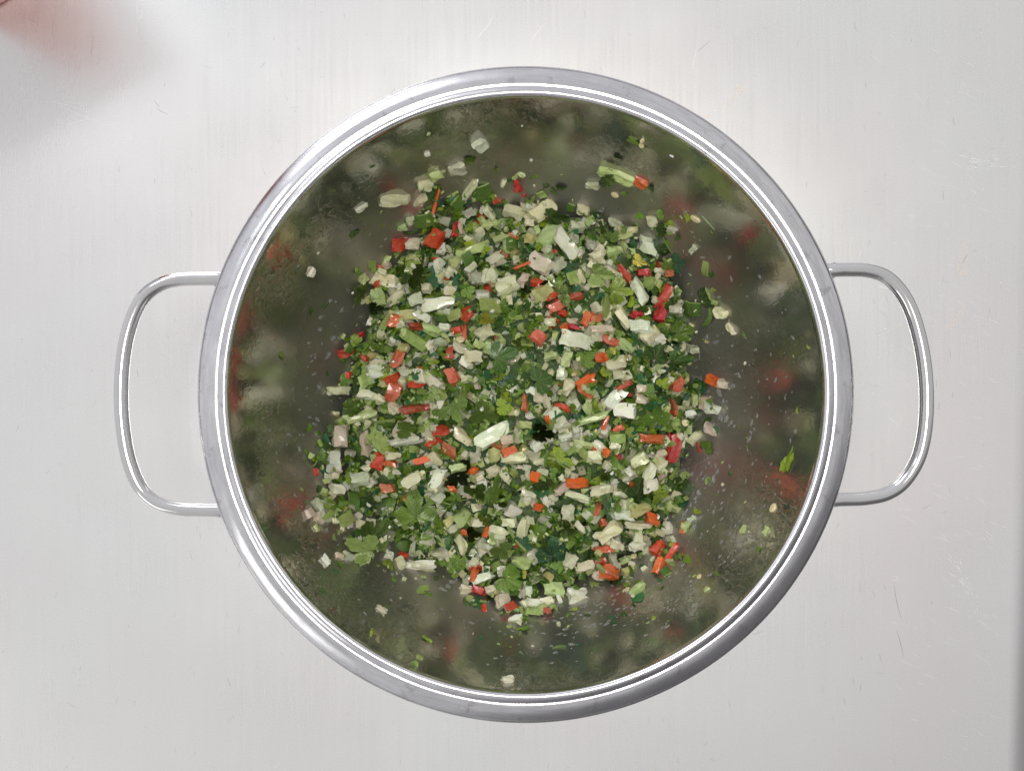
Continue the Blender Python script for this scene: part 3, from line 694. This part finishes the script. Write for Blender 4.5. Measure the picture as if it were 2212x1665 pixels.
XX, YY = np.meshgrid(gx, gx, indexing='ij')
RR = np.hypot(XX, YY)
WALL = 0.002 + DEPTH * .985 * (np.minimum(RR, R_IN) / R_IN) ** P_EXP
AA = np.arctan2(YY - CY, XX - CX); BR = np.interp(AA, OAe, ORe)
Q = np.hypot(XX - CX, YY - CY) / BR
lump = (0.0016 * np.sin(XX * 95 + 1) * np.cos(YY * 80) + 0.0010 * np.sin(XX * 190 + YY * 150))
TOP = 0.034 + 0.016 * np.clip(1 - Q ** 2, 0, 1) + lump
edge = np.clip((1.02 - Q) / 0.16, 0, 1) ** .7
H = WALL + np.clip(TOP - 0.006 - WALL, 0, 1) * edge
BASE_H = H.copy()
IDM = np.full((N, N), -1, dtype=np.int32)

def hat(x, y):
    i = int(round((x - X0) / G)); j = int(round((y - X0) / G))
    if 0 <= i < N and 0 <= j < N: return H[i, j]
    return WALL[0, 0]
def to_world(px, py):
    z = 0.045
    for _ in range(8):
        q = px_at(px, py, z); z = 0.5 * z + 0.5 * hat(q.x, q.y)
    return q.x, q.y

PIECES = []
def drop(kind, x, y, L, W, T, ang, tone, individual, tilt=14, sink=0.35, hero=False):
    """rest a piece on what lies below it"""
    i0 = int(round((x - X0) / G)); j0 = int(round((y - X0) / G))
    R = max(2, int(math.ceil(max(L, W) * .55 / G)))
    if i0 - R < 0 or j0 - R < 0 or i0 + R >= N or j0 + R >= N: return None
    sl = (slice(i0 - R, i0 + R + 1), slice(j0 - R, j0 + R + 1))
    dx = XX[sl] - x; dy = YY[sl] - y; c, s = math.cos(ang), math.sin(ang)
    u = dx * c + dy * s; v = -dx * s + dy * c
    kk = .46 if kind != 'L' else .38
    m = (np.abs(u) < L * kk) & (np.abs(v) < W * kk)
    if not m.any(): m = (np.abs(dx) <= G) & (np.abs(dy) <= G)
    hh = H[sl][m]; dxm = dx[m]; dym = dy[m]
    n = hh.size
    if n >= 5:
        A = np.c_[dxm, dym, np.ones(n)]; sol, *_ = np.linalg.lstsq(A, hh, rcond=None)
        sx, sy = clamp(sol[0], -2.2, 2.2), clamp(sol[1], -2.2, 2.2)
        res = hh - (sx * dxm + sy * dym); base = np.percentile(res, 62 if kind != 'L' else 82)
        onwall = np.mean(H[sl][m] - WALL[sl][m]) < 0.002
        if not onwall: lim = .30 if (hero and kind == 'L') else .75; sx, sy = clamp(sx, -lim, lim), clamp(sy, -lim, lim); base = np.percentile(hh - (sx * dxm + sy * dym), 62 if kind != 'L' else 85)
    else:
        i, j = i0, j0
        sx = (H[min(i + 2, N - 1), j] - H[max(i - 2, 0), j]) / (4 * G); sy = (H[i, min(j + 2, N - 1)] - H[i, max(j - 2, 0)]) / (4 * G)
        base = hh.mean(); onwall = (H[i, j] - WALL[i, j]) < 0.002
        if not onwall: sx, sy = clamp(sx, -.75, .75), clamp(sy, -.75, .75)
    nrm = Vector((-sx, -sy, 1)).normalized()
    if onwall: tilt *= .35
    nrm = (nrm + Vector((rnd.gauss(0, 1), rnd.gauss(0, 1), 0)) * math.tan(R_(tilt)) * .6).normalized()
    base = min(base, np.percentile(hh, 92))
    if hero and kind == 'L' and not onwall and max(L, W) > .0095: base = np.percentile(hh, 90) + 1.5 * mm * min(1, max(L, W) / .016)
    if not onwall and kind in 'ORJ': base += rnd.uniform(-.9, 1.3) * mm
    z = base + T * sink
    ax = Vector((c, s, 0)); ax = (ax - nrm * ax.dot(nrm)).normalized(); ay = nrm.cross(ax)
    rot = Matrix((ax, ay, nrm)).transposed()
    # update the pile
    plane = base + sx * dx + sy * dy + T * (sink + .40)
    newh = np.where(m, np.maximum(H[sl], plane), H[sl])
    pid = len(PIECES)
    vis = m & (plane >= H[sl] - 1e-6)
    IDM[sl] = np.where(vis, pid, IDM[sl])
    H[sl] = newh
    PIECES.append(dict(kind=kind, loc=Vector((x, y, z)), rot=rot, dim=(L, W, T), tone=tone, ind=individual, hero=hero, ang=ang, mask=int(m.sum()), pid=pid))
    return pid

def rand_in_blob(qmax=1.0):
    while True:
        a = rnd.uniform(-math.pi, math.pi); q = math.sqrt(rnd.random()) * qmax
        r = np.interp(a, OAe, ORe) * q * (1.01 + .045 * math.sin(7 * a + 1) + .035 * math.sin(13 * a + 2) + .03 * math.sin(23 * a))
        if rnd.random() < .05: r *= 1.07
        return CX + r * math.cos(a), CY + r * math.sin(a)

mm = 0.001
def thick(kind, L, W):
    if kind == 'O': return clamp(W * .75, 1.8 * mm, 5.0 * mm)
    if kind == 'R': return clamp(W * .60, 1.5 * mm, 4.0 * mm)
    if kind == 'L': return 1.1 * mm
    if kind == 'J': return clamp(W * .45, 1.2 * mm, 3.2 * mm)
    if kind == 'S': return min(L, W)
    return min(L, W) * .55
def fill(kind, n, lmin, lmax, asp, individual, tilt=34, qmax=1.0, sink=.3, edge_ok=True):
    for _ in range(n):
        for _t in range(4):
            x, y = rand_in_blob(qmax)
            f = math.sin(x * 210 + 2 * math.sin(y * 160)) * math.cos(y * 190 + 1.5 * math.sin(x * 140)) + rnd.gauss(0, .35)
            if (kind in 'LSJ' and f < .15) or (kind in 'OD' and f > -.1) or kind == 'R': break
        L = (lmin + (lmax - lmin) * rnd.random() ** 1.5) * mm; W = L * rnd.uniform(*asp)
        tn = rnd.choice(PICK[kind]); T = thick(kind, L, W)
        drop(kind, x, y, L, W, T, rnd.uniform(0, 6.28), tn, individual, tilt, sink if kind != 'L' else .5)
# lowest layers: countless bits
fill('O', 420, 4, 9, (.5, .95), False); fill('L', 700, 4, 11, (.8, 1), False, 40)
fill('J', 60, 5, 9, (.4, .8), False); fill('O', 360, 3.5, 7.5, (.6, 1), False, 40, .98); fill('L', 300, 6, 11, (.8, 1), False, 40, .98); fill('S', 500, 2, 5, (.4, .7), False, 50)
fill('R', 40, 5, 8, (.45, .9), True, 40, .93)
fill('O', 300, 4.2, 8.5, (.6, 1.0), True, 38, .96)
fill('L', 230, 8, 15, (.8, 1), True, 40, .96)
fill('J', 60, 5, 9, (.4, .8), True, 40, .95)
fill('S', 420, 1.8, 3.8, (.5, .8), False, 60, .98); fill('L', 560, 5, 9, (.8, 1), False, 32, .98)
fill('O', 90, 4, 6.5, (.5, .95), False, 35, .98); fill('L', 110, 8, 13, (.8, 1), True, 22, .96); fill('O', 60, 4.5, 7.5, (.7, 1), True, 30, .95)

def heroes():
    items = []
    for (ox, oy, sc, txt) in TILES:
        for it in txt.replace('\n', ';').split(';'):
            it = it.strip()
            if not it: continue
            k = it[0]; a = it[1:].split(); x, y, L, W, ang = [float(v) for v in a[:5]]
            if L == 0: continue
            px = (ox + x / sc) * .8848; py = (oy + y / sc) * .8848
            items.append((k, px, py, L / sc * .8848, W / sc * .8848, ang, a[5]))
    # big ones first so that small ones rest on them
    def key(t):
        if t[6].endswith('^'): return -10
        a_ = t[3] * t[4]
        if t[0] == 'L': return -(a_ * .5 if a_ < 1150 else 160 + a_ * .01)
        return -a_ * dict(S=.05, D=.05).get(t[0], 1.0)
    items.sort(key=key)
    for (k, px, py, L, W, ang, tn) in items:
        tn = tn[0]
        x, y = to_world(px, py); z = hat(x, y); s = (CAM.z - z) / F2212
        Lm, Wm = L * s, W * s
        T = thick(k, Lm, Wm)
        if k == 'L': f_ = 1.2 if Lm < .0135 else 1.38; Lm *= f_; Wm *= f_
        drop(k, x, y, Lm, Wm, T, R_(ang), tn, True, 14 if k != 'L' else 9, .38 if k != 'L' else 1.0, True)
heroes()
# herbs and stem slices scattered over everything
fill('S', 200, 1.4, 2.8, (.5, .85), False, 40, 1.0, .4); fill('L', 330, 1.0, 2.6, (.8, 1), False, 20, 1.02, .3); fill('O', 60, 2, 3.5, (.6, .9), False, 30, 1.0)
for _ in range(95):                                   # loose pieces that slid off the heap's edge
    a = rnd.uniform(0, 6.28); q = rnd.uniform(.97, 1.13); r = np.interp(math.atan2(math.sin(a), math.cos(a)), OAe, ORe) * q
    k = rnd.choice('OOOLLLJR' if q < 1.06 else 'OLLL'); L = rnd.uniform(3, 6.5) * mm * (1 if k != 'L' else 1.4)
    drop(k, CX + r * math.cos(a), CY + r * math.sin(a), L, L * rnd.uniform(.6, 1), thick(k, L, L * .8), rnd.uniform(0, 6.28), rnd.choice(PICK[k]), True, 25, .35)
for _ in range(190):                                  # flecks thrown on to the wall
    a = rnd.uniform(0, 6.28); q = 1.0 + abs(rnd.gauss(0, .16)); r = np.interp(math.atan2(math.sin(a), math.cos(a)), OAe, ORe) * q
    x, y = CX + r * math.cos(a), CY + r * math.sin(a)
    if math.hypot(x, y) > .1515: continue
    k = rnd.choice('LLLSSO'); L = rnd.uniform(.8, 2.6) * mm
    drop(k, x, y, L, L * rnd.uniform(.5, .9), L * .4, rnd.uniform(0, 6.28), rnd.choice(PICK[k]), False, 10, .35)

cnt = np.bincount(IDM[IDM >= 0].ravel(), minlength=len(PIECES))
for p in PIECES:
    p['vis'] = int(cnt[p['pid']])
    if p['ind'] and not p['hero'] and (p['vis'] < 7 or p['vis'] < .22 * p['mask']): p['ind'] = False
    if p['hero'] and p['vis'] < 2: p['ind'] = False
for k in 'ORLJ':                                      # at most about 300 of a kind singly
    ps = [p for p in PIECES if p['ind'] and p['kind'] == k]
    ps.sort(key=lambda p: -(p['vis'] + (1000 if p['hero'] else 0)))
    for p in ps[290:]: p['ind'] = False

# the salsa's packed inside
def packed():
    t = NT('packed_salsa'); geo = t.node('ShaderNodeNewGeometry').outputs['Position']
    n = t.noise(geo, 260.0, 4, 0.7); v = t.node('ShaderNodeTexVoronoi'); v.inputs['Scale'].default_value = 330; t.l.new(geo, v.inputs['Vector'])
    col = t.ramp(n, [(0.3, (0.03, 0.07, 0.014)), (0.5, (0.06, 0.12, 0.025)), (0.66, (0.10, 0.14, 0.05)), (0.8, (0.25, 0.26, 0.14))])
    t.p(base=col, rough=0.3, normal=t.bump(n, 0.8, 0.002))
    st = 3; idx = {}; V = []; Fc = []
    for i in range(0, N, st):
        for j in range(0, N, st):
            if BASE_H[i, j] > WALL[i, j] + 0.0004:
                idx[i, j] = len(V); V.append((gx[i], gx[j], BASE_H[i, j] - 0.0012))
    for (i, j) in list(idx):
        q = [(i, j), (i + st, j), (i + st, j + st), (i, j + st)]
        if all(k in idx for k in q): Fc.append([idx[k] for k in q])
    me = bpy.data.meshes.new('packed_salsa'); me.from_pydata(V, [], Fc); me.shade_smooth()
    o = link('packed_salsa', me, [t.m]); set_props(o, 'densely packed juicy mass of minced herbs and onion under the loose pieces', 'salsa', None, 'stuff')
packed()

# ---------------------------------------------------------------- build the pieces
MESH = {'O': ON, 'R': RD, 'J': CH, 'S': ST, 'D': SE}
NAMES = {'O': 'onion_piece', 'R': 'red_pepper_piece', 'L': 'cilantro_leaf', 'J': 'green_chilli_piece', 'S': 'herb_snippet', 'D': 'chilli_seed'}
CATS = {'O': 'onion', 'R': 'red pepper', 'L': 'cilantro leaf', 'J': 'green chilli', 'S': 'herb stem', 'D': 'seed'}
GROUPS = {'O': 'chopped onion pieces in the bowl', 'R': 'diced red pepper pieces in the bowl', 'L': 'torn cilantro leaves in the bowl', 'J': 'chopped green chilli pieces in the bowl', 'S': 'pieces of cilantro stem in the bowl', 'D': 'loose chilli seeds in the bowl'}
def jitter(c, a=.14):
    k = 1 + rnd.uniform(-a, a); return tuple(clamp(v * k * (1 + rnd.uniform(-.05, .05)), 0, 1) for v in c)
def matrix_of(p):
    L, W, T = p['dim']; m = p['rot'].to_4x4()
    if p['kind'] == 'L': s = max(L, W); sc = (s * (L / s), s * (W / s), s)
    elif p['kind'] == 'S': sc = (L, W, min(W, T))
    else: sc = (L, W, T)
    return Matrix.Translation(p['loc']) @ m @ Matrix.Diagonal((*sc, 1))
OBJS = []
for p in PIECES:
    if not p['ind']: continue
    k = p['kind']; tone = TONES[k].get(p['tone']) or list(TONES[k].values())[0]
    if k == 'L': me = rnd.choice(LF if (max(p['dim'][:2]) > .0105 and (p['hero'] or rnd.random() < .7)) else LC)
    elif k == 'S': me = ST[rnd.randrange(8)]
    else: me = rnd.choice(MESH[k])
    o = bpy.data.objects.new(NAMES[k], me); COL.objects.link(o)
    o.matrix_world = matrix_of(p); o.color = (*jitter(tone), 1)
    if k == 'L' and p['hero'] and max(p['dim']) > .015: o.color = tuple(min(1, v * 1.3) for v in o.color)
    p['obj'] = o; OBJS.append(p)

def join_stuff(name, ps, meshes, mat, label, cat):
    Vs = []; Fl = []; Ls = []; Cs = []; off = 0; cache = []
    for me in meshes:
        nv = len(me.vertices); co = np.empty(nv * 3); me.vertices.foreach_get('co', co); co = co.reshape(-1, 3)
        lt = np.empty(len(me.polygons), dtype=np.int32); me.polygons.foreach_get('loop_total', lt)
        li = np.empty(len(me.loops), dtype=np.int32); me.loops.foreach_get('vertex_index', li)
        uv = np.empty(len(me.loops) * 2); me.uv_layers[0].data.foreach_get('uv', uv)
        cache.append((co, lt, li, uv))
    UV = []
    for p in ps:
        co, lt, li, uv = cache[rnd.randrange(len(cache))]
        M = np.array(matrix_of(p)); w = co @ M[:3, :3].T + M[:3, 3]
        Vs.append(w); Ls.append(lt); Fl.append(li + off); off += len(co); UV.append(uv)
        Cs.append(np.tile(np.array([*jitter(TONES[p['kind']].get(p['tone']) or (0.3, .3, .2), .2), 1.0]), (len(co), 1)))
    if not Vs: return
    V = np.concatenate(Vs); lt = np.concatenate(Ls); li = np.concatenate(Fl); C = np.concatenate(Cs)
    me = bpy.data.meshes.new(name); me.vertices.add(len(V)); me.vertices.foreach_set('co', V.ravel())
    me.loops.add(len(li)); me.loops.foreach_set('vertex_index', li)
    me.polygons.add(len(lt)); st = np.concatenate([[0], np.cumsum(lt)[:-1]]).astype(np.int32)
    me.polygons.foreach_set('loop_start', st); me.update(calc_edges=True)
    u = me.uv_layers.new(name='UVMap'); u.data.foreach_set('uv', np.concatenate(UV))
    ca = me.color_attributes.new('tint', 'FLOAT_COLOR', 'POINT'); ca.data.foreach_set('color', C.ravel())
    me.shade_smooth(); me.set_sharp_from_angle(angle=R_(35))
    o = link(name, me, [mat]); set_props(o, label, cat, None, 'stuff')
    return o
S = [p for p in PIECES if not p['ind']]
join_stuff('minced_onion', [p for p in S if p['kind'] == 'O'], ONs, MOs, 'small bits of minced onion packed between the larger pieces', 'minced onion')
join_stuff('minced_herbs', [p for p in S if p['kind'] == 'L'], LFs, MLs, 'finely minced green herb leaves clinging to everything in the bowl', 'minced herbs')
join_stuff('sliced_stems', [p for p in S if p['kind'] in 'SD'], STs, MLs, 'tiny pale green slices of herb stem scattered through the salsa', 'sliced stems')
join_stuff('minced_chilli', [p for p in S if p['kind'] == 'J'], ONs, MLs, 'bits of green chilli half buried in the salsa', 'minced chilli')
join_stuff('minced_pepper', [p for p in S if p['kind'] == 'R'], ONs, MLs, 'bits of red pepper half buried in the salsa', 'minced pepper')

# ---------------------------------------------------------------- droplets of juice on the wall
def droplets():
    t = NT('salsa_juice'); t.p(base=(0.80, 0.82, 0.78, 1), rough=0.08, trans=0.84, ior=1.33)
    bm = bmesh.new(); bmesh.ops.create_uvsphere(bm, u_segments=10, v_segments=8, radius=1.0)
    bmesh.ops.delete(bm, geom=[v for v in bm.verts if v.co.z < -.2], context='VERTS')
    bmesh.ops.holes_fill(bm, edges=bm.edges[:])
    bmesh.ops.recalc_face_normals(bm, faces=bm.faces)
    co = np.array([v.co[:] for v in bm.verts]); faces = [[v.index for v in f.verts] for f in bm.faces]; bm.free()
    V = []; Fc = []; off = 0; r = random.Random(5)
    def put(x, y, a, b, ang):
        nonlocal off
        rr = math.hypot(x, y)
        if rr > .151 or rr < .03: return
        i = int(round((x - X0) / G)); j = int(round((y - X0) / G))
        if H[i, j] > WALL[i, j] + 0.0015: return
        sl = wall_slope(rr); n = Vector((-x / rr * sl, -y / rr * sl, 1)).normalized()
        tang = Vector((-y / rr, x / rr, 0)); rad = n.cross(tang)
        ax = tang * math.cos(ang) + rad * math.sin(ang); ay = n.cross(ax); h = min(a, b) * r.uniform(.45, .7)
        M = np.array(Matrix((ax * a, ay * b, n * h)).transposed())
        w1, w2, ph = r.uniform(0, .22), r.uniform(0, .16), r.uniform(0, 6); th = np.arctan2(co[:, 1], co[:, 0])
        k = 1 + w1 * np.cos(2 * th + ph) + w2 * np.cos(3 * th + ph * 2)
        c2 = co.copy(); c2[:, 0] *= k; c2[:, 1] *= k
        w = c2 @ M.T + np.array([x, y, wall_z(rr)]); V.append(w); Fc.extend([[q + off for q in f] for f in faces]); off += len(co)
    for _ in range(2600):
        a = r.uniform(0, 6.28); rr = r.uniform(.108, .150); x, y = rr * math.cos(a), rr * math.sin(a)
        d = math.degrees(a)
        w = .9 if d > 255 or d < 8 else (.55 if 190 < d <= 255 else (.35 if d < 60 or d > 150 else .22))
        if r.random() > w: continue
        s = (0.38 + 1.6 * r.random() ** 3.5) * mm * (1.0 if w > .3 else .7) * (1.25 - (rr - .108) / .042 * .6)
        put(x, y, s * r.uniform(1, 1.7), s * .8, r.gauss(0, .45) if d > 230 else r.uniform(0, 3.14))
    for _ in range(14):                                # arcs of droplets left by the spoon
        a0 = R_(r.uniform(255, 345)); rr = r.uniform(.118, .146); n = r.randint(6, 20); da = r.uniform(.03, .05)
        for i in range(n):
            a = a0 + i * da + r.gauss(0, .006); q = rr + i * .0002 + r.gauss(0, .0006)
            s = r.uniform(.4, 1.05) * mm; put(q * math.cos(a), q * math.sin(a), s * 1.6, s * .75, r.gauss(0, .15))
    me = bpy.data.meshes.new('juice_droplets'); me.from_pydata(np.concatenate(V).tolist(), [], Fc); me.shade_smooth()
    o = link('juice_droplets', me, [t.m]); set_props(o, 'clear droplets of juice clinging to the inside of the steel bowl', 'droplets', None, 'stuff')
droplets()

# ---------------------------------------------------------------- labels
TW = {'O': dict(c='cream', w='bright white', g='pale green', p='pinkish', t='translucent grey', y='yellowish'),
      'R': dict(o='orange-red', r='bright red', c='crimson', p='pink', d='dull dark red', b='brownish red'),
      'L': dict(d='dark green', m='mid green', l='lime green', p='pale green', t='deep blue-green', y='yellow-green'),
      'J': dict(m='green', d='dark green', p='pale green'), 'S': dict(p='pale green', m='green', d='dark green'), 'D': dict(c='pale yellow')}
NW = {'O': 'onion', 'R': 'pepper', 'L': 'leaf', 'J': 'chilli', 'S': 'stem', 'D': 'seed'}
LAND = [  # tile, x, y, kind, unique description, short form
 (3, 1150, 660, 'R', 'upright crimson pepper wedge making a heart with the orange strip', 'upright crimson wedge'),
 (3, 980, 570, 'R', 'long orange-red pepper strip lying against the upright crimson wedge', 'long orange-red strip'),
 (0, 1537, 175, 'R', 'crimson pepper stick standing alone at the top of the salsa', 'lone crimson stick'),
 (3, 160, 1440, 'L', 'big deep blue-green lobed cilantro leaf low in the salsa', 'big blue-green leaf'),
 (2, 300, 1410, 'L', 'pale toothed cilantro leaf at the lower left edge on bare steel', 'pale edge leaf'),
 (2, 720, 1110, 'L', 'broad mid green cilantro leaf with clear veins, lower left', 'broad veined leaf'),
 (2, 1340, 530, 'O', 'largest bright white onion wedge, pointed, in the middle of the salsa', 'large central onion wedge'),
 (0, 920, 1130, 'O', 'large white onion slab in the upper left of the salsa', 'large upper onion slab'),
 (2, 1090, 870, 'L', 'blue-green cilantro leaf with a pale onion dice on top', 'leaf carrying onion'),
 (1, 720, 1040, 'L', 'lime green frilly cilantro leaf in the upper right of the salsa', 'lime frilly leaf'),
 (1, 940, 680, 'O', 'square bright onion piece beside dark chilli skin, upper right', 'square upper-right onion'),
 (3, 1030, 1010, 'L', 'lime green toothed leaf right of centre near the steel', 'lime toothed leaf'),
 (3, 1450, 90, 'R', 'orange-red pepper piece alone on the steel right of the salsa', 'lone right-hand pepper'),
 (0, 870, 620, 'R', 'big red pepper block with skin at the upper left edge', 'big edge pepper block'),
 (1, 270, 665, 'O', 'long slanting white onion slice near the top of the salsa', 'slanting onion slice'),
 (3, 965, 1210, 'R', 'bright orange-red pepper cube at the lower right', 'lower-right pepper cube'),
 (2, 410, 750, 'R', 'bright red pepper chunk left of centre', 'left red chunk'),
 (1, 1060, 1080, 'R', 'long red pepper piece at the right edge, above crimson piece', 'red edge piece'),
 (4, 1960, 410, 'O', 'white onion piece at the bottom edge of the salsa', 'bottom-edge onion'),
 (4, 1510, 300, 'L', 'green cilantro leaf near the bottom of the salsa', 'bottom green leaf'),
 (3, 970, 370, 'L', 'mid green toothed leaf standing right of centre', 'right toothed leaf'),
 (2, 1040, 350, 'L', 'pale green veined leaf in the centre left', 'pale central leaf'),
 (5, 1700, 985, 'L', 'long lime leaf scrap stuck high on the right wall', 'lime wall scrap'),
 (5, 1040, 313, 'O', 'white onion piece stuck high on the far wall', 'far-wall onion'),
 (4, 1500, 985, 'O', 'lone white onion piece low on the near wall, under the rim', 'near-wall onion'),
]
used = set(); anchors = []
def nearest(px, py, kind):
    best = None
    for p in OBJS:
        if p['kind'] != kind or p['pid'] in used or not p['hero']: continue
        s = (CAM.z - p['loc'].z) / F2212; qx = 1106 + (p['loc'].x - CAM.x) / s; qy = 832.5 - (p['loc'].y - CAM.y) / s
        d = math.hypot(qx - px, qy - py)
        if best is None or d < best[0]: best = (d, p)
    return best[1] if best and best[0] < 30 else None
for (ti, x, y, kind, full, short) in LAND:
    ox, oy, sc, _ = TILES[ti]; p = nearest((ox + x / sc) * .8848, (oy + y / sc) * .8848, kind)
    if p is None: print('no anchor', short); continue
    used.add(p['pid']); p['label'] = full; anchors.append((p, short))
DIRS = ['right of', 'up-right of', 'above', 'up-left of', 'left of', 'down-left of', 'below', 'down-right of']
ORD = ['nearest', 'second', 'third', 'fourth', 'fifth', 'sixth', 'seventh', 'eighth', 'ninth', 'tenth'] + ['%dth' % i for i in range(11, 40)]
secs = {}
def wording(p):
    L, W, T = p['dim']; k = p['kind']; big = max(L, W)
    size = 'large' if big > .0115 else ('small' if big < .0065 else '')
    asp = min(L, W) / big
    shape = {'O': 'sliver' if asp < .45 else ('dice' if asp > .75 else 'slice'), 'R': 'strip' if asp < .5 else ('cube' if asp > .78 else 'chunk'),
             'L': 'leaf' if big > .0105 else 'leaf scrap', 'J': 'strip' if asp < .5 else 'slice', 'S': 'slice' if asp > .6 else 'length', 'D': 'seed'}[k]
    noun = {'O': 'onion ', 'R': 'pepper ', 'L': 'cilantro ', 'J': 'chilli ', 'S': 'stem ', 'D': 'chilli '}[k]
    return (size + ' ' + TW[k].get(p['tone'], '') + ' ' + noun + shape).strip()
for p in OBJS:
    if 'label' in p: continue
    (a, short) = min(anchors, key=lambda t: (t[0]['loc'].xy - p['loc'].xy).length)
    d = p['loc'].xy - a['loc'].xy; k = int(round(math.atan2(d.y, d.x) / (math.pi / 4))) % 8; w = wording(p)
    secs.setdefault((a['pid'], k, w), []).append((d.length, p['pid'], p, short, DIRS[k], w))
for key, lst in secs.items():
    lst.sort(key=lambda t: t[:2])
    for i, (d, _, p, short, dr, w) in enumerate(lst):
        p['label'] = w + ', ' + (dr + ' the ' + short if len(lst) == 1 else ORD[i] + ' such ' + dr + ' the ' + short)
for p in OBJS:
    k = p['kind']; lb = p['label']
    set_props(p['obj'], lb, CATS[k], GROUPS[k])
print('pieces', len(PIECES), 'single', len(OBJS), {k: sum(1 for p in OBJS if p['kind'] == k) for k in 'ORLJSD'})
